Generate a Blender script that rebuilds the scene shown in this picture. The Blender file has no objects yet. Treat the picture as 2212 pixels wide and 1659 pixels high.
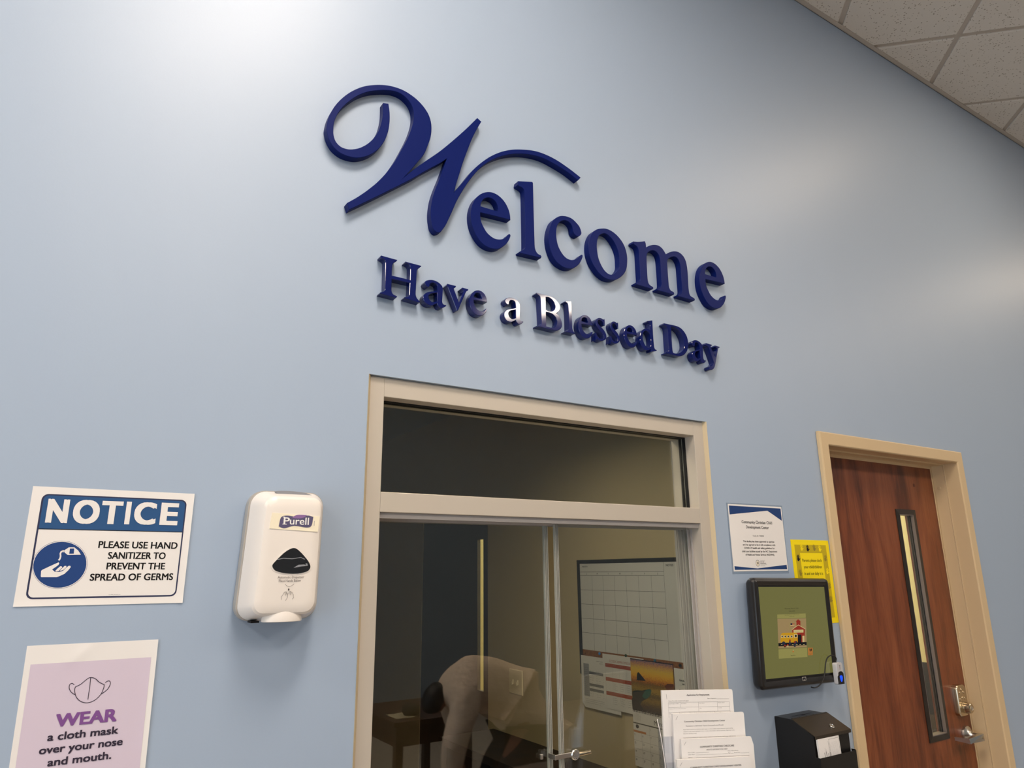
import bpy, bmesh, math, random
from mathutils import Vector, Matrix
from mathutils.geometry import tessellate_polygon
random.seed(7)
S = bpy.context.scene
C = S.collection
R = math.radians

# ------------------------------------------------------------------ camera
F_PX, RX, RY, RZ = 1527.35, .2583, -.0116, -.5684      # frame taken as 2212 x 1659
CAM = Vector((0, -1.598, 1.69))
MROT = (Matrix.Rotation(RZ, 3, 'Z') @ Matrix.Rotation(math.pi/2 + RX, 3, 'X') @ Matrix.Rotation(RY, 3, 'Z'))
cd = bpy.data.cameras.new('camera'); cam = bpy.data.objects.new('camera', cd); C.objects.link(cam)
cam.matrix_world = Matrix.Translation(CAM) @ MROT.to_4x4()
cd.sensor_width = 36; cd.lens = F_PX/2212*36; cd.clip_start = .02
S.camera = cam
# ------------------------------------------------------------------ world, exposure
w = bpy.data.worlds.new('world'); S.world = w; w.use_nodes = True
w.node_tree.nodes['Background'].inputs[0].default_value = (.8, .85, 1, 1)
w.node_tree.nodes['Background'].inputs[1].default_value = .02
S.view_settings.view_transform = 'Standard'; S.view_settings.look = 'None'
S.view_settings.exposure = 0; S.view_settings.gamma = 1; S.view_settings.use_curve_mapping = False
LOBBY_LIGHT = 36.0          # radiance of the ceiling troffers
LIGHT_COL = (1, .87, .74)
HALL_LIGHT = 14.0
SIDE_GLOW = 3.6
OFFICE_FILL = 19.0

def ray(px, py): return MROT @ Vector(((px-1106)/F_PX, -(py-829.5)/F_PX, -1))
def at(px, py, Y=0.0):
    d = ray(px, py); return CAM + d*((Y-CAM.y)/d.y)
def atx(px, py, X):
    d = ray(px, py); return CAM + d*((X-CAM.x)/d.x)

# ------------------------------------------------------------------ materials
def lin(c):
    f = lambda u: u/12.92 if u <= .04045 else ((u+.055)/1.055)**2.4
    return tuple(f(x/255) for x in c) + (1,)
MATS = {}
def mat(name, rgb, rough=.5, metal=0, spec=.5, coat=0, bump=None, vary=None, emit=None, trans=0, alpha=1):
    if name in MATS: return MATS[name]
    m = bpy.data.materials.new(name); m.use_nodes = True; nt = m.node_tree; b = nt.nodes['Principled BSDF']
    b.inputs['Base Color'].default_value = lin(rgb); b.inputs['Roughness'].default_value = rough
    b.inputs['Metallic'].default_value = metal; b.inputs['Specular IOR Level'].default_value = spec
    b.inputs['Coat Weight'].default_value = coat; b.inputs['Coat Roughness'].default_value = .05
    if alpha < 1: b.inputs['Alpha'].default_value = alpha
    if emit: b.inputs['Emission Color'].default_value = lin(emit[0]); b.inputs['Emission Strength'].default_value = emit[1]
    tc = nt.nodes.new('ShaderNodeTexCoord')
    if bump:
        sc, st = bump[:2]
        n = nt.nodes.new('ShaderNodeTexNoise'); n.inputs['Scale'].default_value = sc; n.inputs['Detail'].default_value = 3
        bp = nt.nodes.new('ShaderNodeBump'); bp.inputs['Strength'].default_value = st; bp.inputs['Distance'].default_value = bump[2] if len(bump) > 2 else .001
        nt.links.new(tc.outputs['Object'], n.inputs['Vector']); nt.links.new(n.outputs['Fac'], bp.inputs['Height']); nt.links.new(bp.outputs['Normal'], b.inputs['Normal'])
    if vary:
        c2, sc, stretch = vary
        mp = nt.nodes.new('ShaderNodeMapping'); mp.inputs['Scale'].default_value = stretch
        n = nt.nodes.new('ShaderNodeTexNoise'); n.inputs['Scale'].default_value = sc; n.inputs['Detail'].default_value = 6; n.inputs['Roughness'].default_value = .65
        cr = nt.nodes.new('ShaderNodeValToRGB'); cr.color_ramp.elements[0].position = .33; cr.color_ramp.elements[1].position = .68
        cr.color_ramp.elements[0].color = lin(rgb); cr.color_ramp.elements[1].color = lin(c2)
        nt.links.new(tc.outputs['Object'], mp.inputs['Vector']); nt.links.new(mp.outputs['Vector'], n.inputs['Vector'])
        nt.links.new(n.outputs['Fac'], cr.inputs['Fac']); nt.links.new(cr.outputs['Color'], b.inputs['Base Color'])
    MATS[name] = m; return m

def wood_mat(name, dark, mid, light, rough):
    m = bpy.data.materials.new(name); m.use_nodes = True; nt = m.node_tree; b = nt.nodes['Principled BSDF']; L = nt.links
    b.inputs['Roughness'].default_value = rough
    tc = nt.nodes.new('ShaderNodeTexCoord')
    def noise(scale, stretch, detail):
        mp = nt.nodes.new('ShaderNodeMapping'); mp.inputs['Scale'].default_value = stretch
        n = nt.nodes.new('ShaderNodeTexNoise'); n.inputs['Scale'].default_value = scale; n.inputs['Detail'].default_value = detail; n.inputs['Distortion'].default_value = .6
        L.new(tc.outputs['Object'], mp.inputs['Vector']); L.new(mp.outputs['Vector'], n.inputs['Vector']); return n
    a = noise(3, (4, 4, .8), 4); g = noise(14, (14, 14, .7), 8)
    mx = nt.nodes.new('ShaderNodeMix'); mx.data_type = 'FLOAT'; mx.inputs[0].default_value = .32
    L.new(a.outputs['Fac'], mx.inputs[2]); L.new(g.outputs['Fac'], mx.inputs[3])
    cr = nt.nodes.new('ShaderNodeValToRGB'); e = cr.color_ramp.elements
    e[0].position = .36; e[0].color = lin(dark); e[1].position = .66; e[1].color = lin(light)
    k = e.new(.5); k.color = lin(mid)
    L.new(mx.outputs[0], cr.inputs['Fac']); L.new(cr.outputs['Color'], b.inputs['Base Color'])
    return m

def glass_mat(name, tint=(1, 1, 1), refl=1.0):
    m = bpy.data.materials.new(name); m.use_nodes = True; nt = m.node_tree; L = nt.links
    nt.nodes.remove(nt.nodes['Principled BSDF']); out = nt.nodes['Material Output']
    tr = nt.nodes.new('ShaderNodeBsdfTransparent'); tr.inputs[0].default_value = (*tint, 1)
    gl = nt.nodes.new('ShaderNodeBsdfGlossy'); gl.inputs['Roughness'].default_value = 0.0
    gl.inputs['Color'].default_value = (refl, refl, refl, 1)
    geo = nt.nodes.new('ShaderNodeNewGeometry')
    ior = nt.nodes.new('ShaderNodeMapRange'); ior.inputs[3].default_value = 1.72; ior.inputs[4].default_value = 1/1.72
    L.new(geo.outputs['Backfacing'], ior.inputs[0])
    fr = nt.nodes.new('ShaderNodeFresnel'); L.new(ior.outputs[0], fr.inputs['IOR'])
    mx = nt.nodes.new('ShaderNodeMixShader'); L.new(fr.outputs[0], mx.inputs[0]); L.new(tr.outputs[0], mx.inputs[1]); L.new(gl.outputs[0], mx.inputs[2])
    L.new(mx.outputs[0], out.inputs[0]); return m

def emit_mat(name, col, s):
    m = bpy.data.materials.new(name); m.use_nodes = True; nt = m.node_tree
    nt.nodes.remove(nt.nodes['Principled BSDF']); e = nt.nodes.new('ShaderNodeEmission')
    e.inputs[0].default_value = (*col, 1); e.inputs[1].default_value = s
    nt.links.new(e.outputs[0], nt.nodes['Material Output'].inputs[0]); return m

def tile_mat():
    m = mat('acoustic tile', (225, 218, 208), .9, 0, .2)
    nt = m.node_tree; b = nt.nodes['Principled BSDF']; L = nt.links
    tc = nt.nodes.new('ShaderNodeTexCoord')
    v = nt.nodes.new('ShaderNodeTexVoronoi'); v.inputs['Scale'].default_value = 70; v.inputs['Randomness'].default_value = 1
    n = nt.nodes.new('ShaderNodeTexNoise'); n.inputs['Scale'].default_value = 30; n.inputs['Detail'].default_value = 4
    L.new(tc.outputs['Object'], v.inputs['Vector']); L.new(tc.outputs['Object'], n.inputs['Vector'])
    a = nt.nodes.new('ShaderNodeMath'); a.operation = 'MULTIPLY'; L.new(n.outputs['Fac'], a.inputs[0]); a.inputs[1].default_value = .5
    lt = nt.nodes.new('ShaderNodeMath'); lt.operation = 'LESS_THAN'; L.new(v.outputs['Distance'], lt.inputs[0])
    sb = nt.nodes.new('ShaderNodeMath'); sb.operation = 'SUBTRACT'; L.new(a.outputs[0], sb.inputs[0]); sb.inputs[1].default_value = .04; L.new(sb.outputs[0], lt.inputs[1])
    mx = nt.nodes.new('ShaderNodeMixRGB'); mx.inputs[1].default_value = lin((226, 219, 209)); mx.inputs[2].default_value = lin((176, 166, 152)); L.new(lt.outputs[0], mx.inputs[0])
    L.new(mx.outputs[0], b.inputs['Base Color']); return m

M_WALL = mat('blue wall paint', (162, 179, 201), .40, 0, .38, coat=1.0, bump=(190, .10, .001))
M_WALL.node_tree.nodes['Principled BSDF'].inputs['Coat Roughness'].default_value = .62
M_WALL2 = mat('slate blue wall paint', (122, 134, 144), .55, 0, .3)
M_TAN = mat('tan office paint', (196, 178, 140), .55, 0, .3, bump=(220, .05, .001))
M_CREAM = mat('cream hall paint', (236, 224, 172), .6, 0, .3)
M_WAINS = mat('dark hall wainscot', (46, 36, 28), .5)
M_FLOOR = mat('beige carpet', (158, 148, 136), .95, 0, .1, bump=(300, .3, .002))
M_TILE = tile_mat()
M_GRID = mat('ceiling grid paint', (192, 182, 170), .5, 0, .3)
M_ALU = mat('beige window frame', (200, 190, 176), .42, .15, .5)
M_ALUG = mat('grey aluminium track', (186, 180, 176), .4, .2, .5)
M_CAULK = mat('tan caulk', (200, 182, 148), .6)
M_RUBBER = mat('black gasket', (14, 13, 14), .45)
M_DFRAME = mat('tan door frame paint', (214, 188, 148), .30, 0, .4, bump=(120, .04, .001))
M_WOOD = wood_mat('cherry veneer', (86, 41, 20), (122, 63, 34), (144, 82, 48), .36)
M_DARKWOOD = wood_mat('dark brown laminate', (40, 22, 12), (66, 38, 20), (86, 52, 28), .4)
M_DESK = wood_mat('near black brown laminate', (20, 13, 9), (34, 21, 13), (50, 31, 18), .55)
M_NAVY = mat('satin navy plastic', (10, 27, 94), .42, 0, .10)
M_NAVYG = mat('glossy navy plastic', (9, 24, 92), .07, 0, .5)
M_PAPER = mat('white paper', (235, 231, 228), .75, 0, .25)
M_INK = mat('black ink', (22, 20, 22), .6, 0, .2)
M_GREYINK = mat('grey ink', (92, 86, 86), .7, 0, .2)
M_NBLUE = mat('notice blue ink', (44, 84, 132), .6, 0, .25)
M_PICTO = mat('pictogram blue ink', (34, 66, 124), .6, 0, .25)
M_FRAMEINK = mat('border navy ink', (52, 56, 84), .6, 0, .2)
M_LILAC = mat('lilac print', (212, 198, 214), .75, 0, .25)
M_PURPLE = mat('purple ink', (128, 82, 146), .6, 0, .2)
M_PLUM = mat('dark plum ink', (54, 46, 62), .6, 0, .2)
M_WPLAST = mat('white dispenser plastic', (236, 228, 220), .32, 0, .5)
M_GPLAST = mat('grey dispenser plastic', (176, 170, 162), .4, 0, .5)
M_DGREY = mat('mid grey plastic', (140, 142, 148), .4)
M_SMOKE = mat('smoked window plastic', (26, 25, 27), .08, 0, .6, coat=.6)
M_STICK = mat('cream sticker', (246, 236, 210), .45)
M_LOGO = mat('logo slate violet', (88, 82, 116), .5)
M_LOGOP = mat('logo purple', (140, 104, 160), .5)
M_WINK = mat('white ink', (246, 244, 240), .5)
M_BLACKP = mat('black monitor plastic', (34, 31, 30), .28, 0, .5, bump=(600, .05, .0005))
M_BLACKM = mat('black powder coat', (22, 20, 19), .38, 0, .5, bump=(500, .25, .0008))
M_STEEL = mat('satin nickel', (196, 182, 158), .25, 1, .5)
M_CHROME = mat('brushed steel', (205, 202, 196), .28, 1, .5)
M_YELLOW = mat('yellow paper', (250, 224, 20), .7, 0, .25)
M_OLIVE = mat('yellow grey print', (196, 172, 30), .7, 0, .25)
M_NAVYINK = mat('certificate navy ink', (30, 62, 116), .55, 0, .3)
M_LAM = glass_mat('laminate film', (.96, .97, .98))
M_GLASS = glass_mat('window glass', (.93, .95, .93))
M_GEDGE = mat('polished glass edge', (190, 204, 190), .15, 0, .6)
M_ACRYL = glass_mat('clear acrylic', (.95, .96, .98))
M_TRANSP = mat('translucent acrylic edge', (214, 208, 206), .2, 0, .5)
M_SCREEN = mat('touch screen', (30, 32, 16), .08, 0, .5, emit=((128, 124, 70), .62))
def scr(name, rgb, s=.8): return mat('screen ' + name, tuple(int(x*.25) for x in rgb), .1, 0, .5, emit=(rgb, s))
M_SWEATER = mat('tan knit sweater', (232, 208, 184), .95, 0, .1, bump=(9, .9, .05))
M_SKIN = mat('skin', (150, 104, 80), .5)
M_HAIR = mat('dark hair', (24, 19, 17), .5, bump=(90, .4, .004))
M_TROUS = mat('dark trousers', (26, 27, 33), .85)

# ------------------------------------------------------------------ mesh helpers
LOC = {}
def wl(o):
    p = Vector((0, 0, 0))
    while o is not None:
        p += LOC.get(o.name, Vector((0, 0, 0))); o = o.parent
    return p
class MB:
    def __init__(s): s.v = []; s.f = []; s.m = []
    def add(s, vs, fs, mi=0):
        b = len(s.v); s.v += [tuple(v) for v in vs]
        for f in fs: s.f.append([b+i for i in f]); s.m.append(mi)
        return s
    def hexa(s, p, mi=0):      # p: 4 corners of one side then the 4 opposite
        return s.add(p, [(0, 1, 2, 3), (7, 6, 5, 4), (0, 4, 5, 1), (1, 5, 6, 2), (2, 6, 7, 3), (3, 7, 4, 0)], mi)
    def box(s, x0, x1, y0, y1, z0, z1, mi=0):
        return s.hexa([(x0, y0, z0), (x1, y0, z0), (x1, y1, z0), (x0, y1, z0), (x0, y0, z1), (x1, y0, z1), (x1, y1, z1), (x0, y1, z1)], mi)
    def loft(s, rings, mi=0, cap0=True, cap1=True):
        n = len(rings[0]); vs = [p for r in rings for p in r]; fs = []
        for k in range(len(rings)-1):
            for i in range(n):
                j = (i+1) % n; fs.append((k*n+i, k*n+j, (k+1)*n+j, (k+1)*n+i))
        if cap0: fs.append(tuple(range(n))[::-1])
        if cap1: fs.append(tuple((len(rings)-1)*n+i for i in range(n)))
        return s.add(vs, fs, mi)
    def frame(s, d):
        d = Vector(d).normalized(); a = Vector((0, 0, 1)) if abs(d.z) < .9 else Vector((1, 0, 0))
        u = d.cross(a).normalized(); return u, d.cross(u).normalized()
    def tube(s, path, r, n=8, mi=0):
        path = [Vector(p) for p in path]; rings = []; u = None
        for k, p in enumerate(path):
            d = (path[min(k+1, len(path)-1)]-path[max(k-1, 0)]).normalized()
            if u is None: u, v = s.frame(d)
            else:
                u = (u-d*u.dot(d)).normalized(); v = d.cross(u)
            rr = r[k] if isinstance(r, (list, tuple)) else r
            rings.append([p+u*rr*math.cos(2*math.pi*i/n)+v*rr*math.sin(2*math.pi*i/n) for i in range(n)])
        return s.loft(rings, mi)
    def lathe(s, prof, o, d, n=24, mi=0):
        o = Vector(o); d = Vector(d).normalized(); u, v = s.frame(d)
        rings = [[o+d*h+u*max(r, 1e-5)*math.cos(2*math.pi*i/n)+v*max(r, 1e-5)*math.sin(2*math.pi*i/n) for i in range(n)] for r, h in prof]
        return s.loft(rings, mi)
    def poly(s, loops, mi=0):
        loops = [[Vector(p) for p in l] for l in loops]; vs = [p for l in loops for p in l]
        return s.add(vs, tessellate_polygon(loops), mi)
    def slab(s, loop, fn, h0, h1, mi=0):          # closed 2-D loop extruded between two heights
        a = [fn(u, v, h0) for u, v in loop]; b = [fn(u, v, h1) for u, v in loop]
        n = len(loop); s.add(a+b, [(i, (i+1) % n, n+(i+1) % n, n+i) for i in range(n)], mi)
        t = tessellate_polygon([[Vector((u, v, 0)) for u, v in loop]])
        s.add(a, t, mi); return s.add(b, t, mi)
    def build(s, name, mats, parent=None, smooth=0, bevel=0, seg=2, merge=True):
        me = bpy.data.meshes.new(name); o = wl(parent)
        me.from_pydata([tuple(Vector(v)-o) for v in s.v], [], s.f)
        if not isinstance(mats, (list, tuple)): mats = [mats]
        for m in mats: me.materials.append(m)
        me.polygons.foreach_set('material_index', s.m)
        bm = bmesh.new(); bm.from_mesh(me)
        if merge: bmesh.ops.remove_doubles(bm, verts=bm.verts, dist=1e-5)
        bmesh.ops.recalc_face_normals(bm, faces=bm.faces); bm.to_mesh(me); bm.free()
        if smooth: me.shade_smooth(); me.set_sharp_from_angle(angle=R(smooth))
        ob = bpy.data.objects.new(name, me); C.objects.link(ob)
        if parent is not None: ob.parent = parent
        if bevel:
            bv = ob.modifiers.new('edge', 'BEVEL'); bv.width = bevel; bv.segments = seg; bv.limit_method = 'ANGLE'; bv.angle_limit = R(40)
        return ob
def tag(o, label=None, cat=None, group=None, kind=None):
    if label: o['label'] = label
    if cat: o['category'] = cat
    if group: o['group'] = group
    if kind: o['kind'] = kind
    return o
def thing(name, label, cat, loc, group=None, kind=None):
    o = bpy.data.objects.new(name, None); C.objects.link(o); o.location = loc; LOC[o.name] = Vector(loc); o.empty_display_size = .05
    return tag(o, label, cat, group, kind)
def struct(o, label=None): return tag(o, label, None, None, 'structure')
def smoothloop(pts, n=5):                 # Catmull-Rom through the points; (x, y, 1) is a corner
    N = len(pts); out = []
    for i in range(N):
        p0, p1, p2, p3 = pts[i-1], pts[i], pts[(i+1) % N], pts[(i+2) % N]
        a = Vector(p1[:2]); b = Vector(p2[:2])
        t1 = (b-Vector(p0[:2]))*.5 if len(p1) < 3 else (b-a)
        t2 = (Vector(p3[:2])-a)*.5 if len(p2) < 3 else (b-a)
        L = (b-a).length
        for t in (t1, t2):
            if t.length > L: t *= L/t.length
        for k in range(n):
            s = k/n; h00 = 2*s**3-3*s*s+1; h10 = s**3-2*s*s+s; h01 = -2*s**3+3*s*s; h11 = s**3-s*s
            q = a*h00+t1*h10+b*h01+t2*h11; out.append((q.x, q.y))
    return out
def rrect(x0, x1, y0, y1, r, n=6):
    out = []
    for cx, cy, a0 in ((x1-r, y1-r, 0), (x0+r, y1-r, 90), (x0+r, y0+r, 180), (x1-r, y0+r, 270)):
        for k in range(n+1):
            a = R(a0+90*k/n); out.append((cx+r*math.cos(a), cy+r*math.sin(a)))
    return out
def ellipse(cx, cy, rx, ry=None, n=28, a=0):
    ry = ry or rx; ca, sa = math.cos(a), math.sin(a); o = []
    for k in range(n):
        u, v = rx*math.cos(2*math.pi*k/n), ry*math.sin(2*math.pi*k/n); o.append((cx+u*ca-v*sa, cy+u*sa+v*ca))
    return o
def stroke(path, wd):                     # flat ribbon polygon round a polyline
    P = [Vector(p) for p in path]; l, r = [], []
    for k, p in enumerate(P):
        d = (P[min(k+1, len(P)-1)]-P[max(k-1, 0)]).normalized(); n = Vector((-d.y, d.x))*wd/2
        l.append(tuple(p+n)); r.append(tuple(p-n))
    return l+r[::-1]

# ------------------------------------------------------------------ lettering helpers
FONT = None                               # the built-in font
_TG = {}
def text_geo(s, bold=0.0, res=2):
    k = (s, bold, res)
    if k not in _TG:
        cu = bpy.data.curves.new('txt', 'FONT'); cu.body = s; cu.size = 1; cu.offset = bold; cu.resolution_u = res
        if FONT: cu.font = FONT
        ob = bpy.data.objects.new('txt', cu); me = ob.to_mesh()
        _TG[k] = ([(v.co.x, v.co.y) for v in me.vertices], [tuple(p.vertices) for p in me.polygons])
        ob.to_mesh_clear(); bpy.data.objects.remove(ob); bpy.data.curves.remove(cu)
    return _TG[k]
_h = text_geo('H')[0]; CAPH = max(v[1] for v in _h)-min(v[1] for v in _h)
def put_text(mb, fn, s, cx, y, h, wd=None, mi=0, bold=0.0, align='C', shear=0, hh=.0006, res=2):
    vs, fs = text_geo(s, 0.0, res)
    if not vs: return
    k = h/CAPH; x0 = min(v[0] for v in vs); x1 = max(v[0] for v in vs); kx = k
    if wd: kx = wd/(x1-x0)
    W = (x1-x0)*kx; off = {'C': cx-W/2, 'L': cx, 'R': cx-W}[align]
    d = bold*k; shifts = [(0, 0)] if not bold else [(a*d*f, c*d*f) for f in ((1,) if bold < .03 else (.5, 1)) for a in (-1, 1) for c in (-.55, .55)]
    kx2 = kx*(1-2*d/W) if bold else kx; o2 = d if bold else 0; ky = k*(1-1.1*d/h) if bold else k
    for q, (a, c) in enumerate(shifts):
        mb.add([fn(off+o2+(v[0]-x0)*kx2+shear*v[1]*k+a, y+.55*o2+v[1]*ky+c, hh+q*5e-5) for v in vs], fs, mi)
def put_poly(mb, fn, loops, mi=0, hh=.0005):
    if loops and not isinstance(loops[0][0], (tuple, list)): loops = [loops]
    vs = [fn(u, v, hh) for l in loops for u, v in l]
    mb.add(vs, tessellate_polygon([[Vector((u, v, 0)) for u, v in l] for l in loops]), mi)
def rect(x0, x1, y0, y1): return [(x0, y0), (x1, y0), (x1, y1), (x0, y1)]
class Sheet:
    """A sheet of paper given by four corners; u runs 0..W to the right, v runs 0..H upward, h is lift off the sheet."""
    def __init__(s, TL, TR, BR, BL, W, H):
        s.c = [Vector(p) for p in (TL, TR, BR, BL)]; s.W = W; s.H = H
        s.n = (s.c[1]-s.c[0]).cross(s.c[0]-s.c[3]).normalized()
        s.lift = lambda u, v: 0.0
    def __call__(s, u, v, h=0.0):
        a, b = u/s.W, v/s.H; TL, TR, BR, BL = s.c
        return (TL*(1-a)+TR*a)*b+(BL*(1-a)+BR*a)*(1-b)+s.n*(h+s.lift(a, b))
    def paper(s, mb, mi=0, t=.0004, nu=10, nv=10):
        vs = [s(s.W*i/nu, s.H*j/nv, t) for j in range(nv+1) for i in range(nu+1)]
        wd = nu+1; fs = [(j*wd+i, j*wd+i+1, (j+1)*wd+i+1, (j+1)*wd+i) for j in range(nv) for i in range(nu)]
        b = len(vs); vs += [s(s.W*i/nu, s.H*j/nv, 0) for j in range(nv+1) for i in range(nu+1)]
        fs += [tuple(b+q for q in f[::-1]) for f in fs]
        edge = [i for i in range(wd)]+[j*wd+nu for j in range(1, nv+1)]+[nv*wd+i for i in range(nu-1, -1, -1)]+[j*wd for j in range(nv-1, 0, -1)]
        for k in range(len(edge)):
            p, q = edge[k], edge[(k+1) % len(edge)]; fs.append((q, p, b+p, b+q))
        mb.add(vs, fs, mi); return mb

# ================================================================== SETTING
ZC = 4.273
X0, X1, YF = -4.0, 9.0, -6.5
WX0, WX1, WZ0, WZ1 = .604, 1.784, 1.06, 2.162         # window opening
DX0, DX1, DZ1 = 2.374, 3.4125, 2.185                  # door frame outside
T = .12
b = MB()
b.box(X0, WX0, 0, T, 0, ZC+.1); b.box(WX0, WX1, 0, T, WZ1, ZC+.1); b.box(WX0, WX1, 0, T, 0, WZ0)
b.box(WX1, DX0+.04, 0, T, 0, ZC+.1); b.box(DX0+.04, DX1-.04, 0, T, DZ1-.04, ZC+.1); b.box(DX1-.04, X1, 0, T, 0, ZC+.1)
struct(b.build('wall_back', M_WALL))
b = MB(); LY0, LY1, LZ0, LZ1 = -5.6, -1.4, .15, 2.5            # opening for an added glowing pane, unseen cool light from the left
for a in ((YF, LY0, 0, ZC+.1), (LY1, T, 0, ZC+.1), (LY0, LY1, 0, LZ0), (LY0, LY1, LZ1, ZC+.1)): b.box(X0-.1, X0, a[0], a[1], a[2], a[3])
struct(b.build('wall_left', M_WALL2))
ent = thing('added_window', None, None, (X0, (LY0+LY1)/2, LZ0), kind='structure')
b = MB()
for k in range(4): yk = LY0+(LY1-LY0-.06)*k/3; b.box(X0-.07, X0-.01, yk, yk+.06, LZ0, LZ1)
for z in (LZ0, 2.0, LZ1-.06): b.box(X0-.069, X0-.011, LY0+.06, LY1-.06, z, z+.06)
b.build('frame', M_ALU, ent)
MB().box(X0-.098, X0-.09, LY0+.001, LY1-.001, LZ0+.001, LZ1-.001).build('glow_pane', emit_mat('added cool glow', (.72, .86, 1), SIDE_GLOW), ent)  # unseen emissive pane added to light the lobby from the left
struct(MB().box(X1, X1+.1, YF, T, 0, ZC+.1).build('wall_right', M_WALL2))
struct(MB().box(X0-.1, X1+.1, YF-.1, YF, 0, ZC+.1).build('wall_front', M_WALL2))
struct(MB().box(X0-.1, X1+.1, YF-.1, 6.1, -.05, 0).build('floor', M_FLOOR))

# suspended ceiling, its grid runs diagonally to the wall
A47 = R(47); EA = Vector((math.cos(A47), math.sin(A47), 0)); EB = Vector((math.sin(A47), -math.cos(A47), 0)); N0 = Vector((3.536, -.286, 0)); CELL = .6096
def grid(i, j, z): return N0+EA*(CELL*i)+EB*(CELL*j)+Vector((0, 0, z))
LIGHT_CELLS = []
for k in (-2, -1, 0, 1):
    LIGHT_CELLS.append((-2+4*k, 1+4*k)); LIGHT_CELLS.append((-5+4*k, 4+4*k))
taken = {(i+d, j) for i, j in LIGHT_CELLS for d in (0, 1)}
def clip_room(bm):
    for co, no in (((X0, 0, 0), (-1, 0, 0)), ((X1, 0, 0), (1, 0, 0)), ((0, 0, 0), (0, 1, 0)), ((0, YF, 0), (0, -1, 0))):
        bmesh.ops.bisect_plane(bm, geom=bm.verts[:]+bm.edges[:]+bm.faces[:], plane_co=co, plane_no=no, clear_outer=True)
b = MB(); g = .0125
for i in range(-22, 16):
    for j in range(-14, 22):
        if (i, j) in taken: continue
        c = grid(i+.5, j+.5, 0)
        if not (X0-.5 < c.x < X1+.5 and YF-.5 < c.y < .5): continue
        lo = [grid(i+u, j+v, ZC) for u, v in ((.03, .03), (.97, .03), (.97, .97), (.03, .97))]
        mi = [grid(i+u, j+v, ZC+.002) for u, v in ((.0225, .0225), (.9775, .0225), (.9775, .9775), (.0225, .9775))]
        hi = [grid(i+u, j+v, ZC+.02) for u, v in ((.0225, .0225), (.9775, .0225), (.9775, .9775), (.0225, .9775))]
        b.loft([lo, mi, hi])
o = b.build('ceiling', M_TILE); bm = bmesh.new(); bm.from_mesh(o.data); clip_room(bm); bm.to_mesh(o.data); bm.free(); struct(o)
b = MB()
b.box(X0, X1, YF, -.0015, ZC+.008, ZC+.03)
struct(b.build('trim_1', M_GRID))
struct(MB().box(X0, X1, -.022, -.0002, ZC-.0035, ZC+.0005).box(X0, X1, -.0022, -.0002, ZC-.0035, ZC+.03).build('trim_2', M_GRID))
M_LAMP = emit_mat('troffer diffuser', LIGHT_COL, LOBBY_LIGHT); M_LAMP2 = emit_mat('dimmed troffer diffuser', (1, .82, .62), LOBBY_LIGHT*.30)  # right-hand front lamps dimmed and warmed so the wall falls darker there
M_LFR = mat('white lamp frame', (225, 222, 216), .4)
def troffer(i, j, label):
    c = grid(i+1, j+.5, ZC); t = thing('ceiling_light', label, 'ceiling light', c, 'ceiling lights of the lobby')
    f = MB()
    for u0, u1, v0, v1 in ((.03, 1.97, .03, .07), (.03, 1.97, .93, .97), (.03, .07, .07, .93), (1.93, 1.97, .07, .93)):
        f.hexa([grid(i+u, j+v, ZC-.004) for u, v in ((u0, v0), (u1, v0), (u1, v1), (u0, v1))]+[grid(i+u, j+v, ZC+.0075) for u, v in ((u0, v0), (u1, v0), (u1, v1), (u0, v1))])
    f.build('frame', M_LFR, t)
    MB().hexa([grid(i+u, j+v, ZC+.001) for u, v in ((.07, .07), (1.93, .07), (1.93, .93), (.07, .93))]+[grid(i+u, j+v, ZC+.0075) for u, v in ((.07, .07), (1.93, .07), (1.93, .93), (.07, .93))]).build('diffuser', M_LAMP if c.x < 2 or c.y < -2 else M_LAMP2, t)
for i, j in LIGHT_CELLS:
    troffer(i, j, 'recessed rectangular ceiling light panel lighting the lobby in front of the blue wall')

# office behind the window, and the hall the two doors open into
XO = 2.25; ZO = 2.75; OX0 = -1.6; OY1 = 5.2; HX1 = 3.8
OD0, OD1, ODZ = 2.222, 3.136, 2.08                       # office door leaf along y
b = MB(); b.box(XO, XO+T, T, OD0, 0, ZO); b.box(XO, XO+T, OD0, OD1, ODZ, ZO); b.box(XO, XO+T, OD1, OY1, 0, ZO)
struct(b.build('wall_office_right', M_TAN))
struct(MB().box(OX0-.1, XO+T, OY1, OY1+.1, 0, ZO).build('wall_office_back', M_TAN))
struct(MB().box(OX0-.1, OX0, T, OY1, 0, ZO).build('wall_office_left', M_TAN))
struct(MB().box(OX0-.1, HX1+.1, T, 6.1, ZO, ZO+.05).build('ceiling_office', mat('office ceiling', (150, 142, 130), .9)))
b = MB(); b.box(HX1, HX1+.1, T, 6.1, 0, ZO); b.box(HX1-.012, HX1, T, 1.8, 0, 1.22, 1)
struct(b.build('wall_hall_right', [M_CREAM, M_WAINS]))
struct(MB().box(XO+T, HX1, 6, 6.1, 0, ZO).build('wall_hall_back', M_CREAM))
t = thing('ceiling_light', 'unseen ceiling light put in for the hall behind the two brown doors', 'ceiling light', (3.1, 2.6, ZO-.02))  # unseen lamp put in to light the hall behind the door panes
MB().box(2.78, 3.42, .5, 4.6, ZO-.03, ZO-.001).build('frame', M_LFR, t)
MB().box(2.82, 3.38, .54, 4.56, ZO-.034, ZO-.0301).build('diffuser', emit_mat('hall diffuser', (1, .90, .66), HALL_LIGHT), t)

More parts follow.
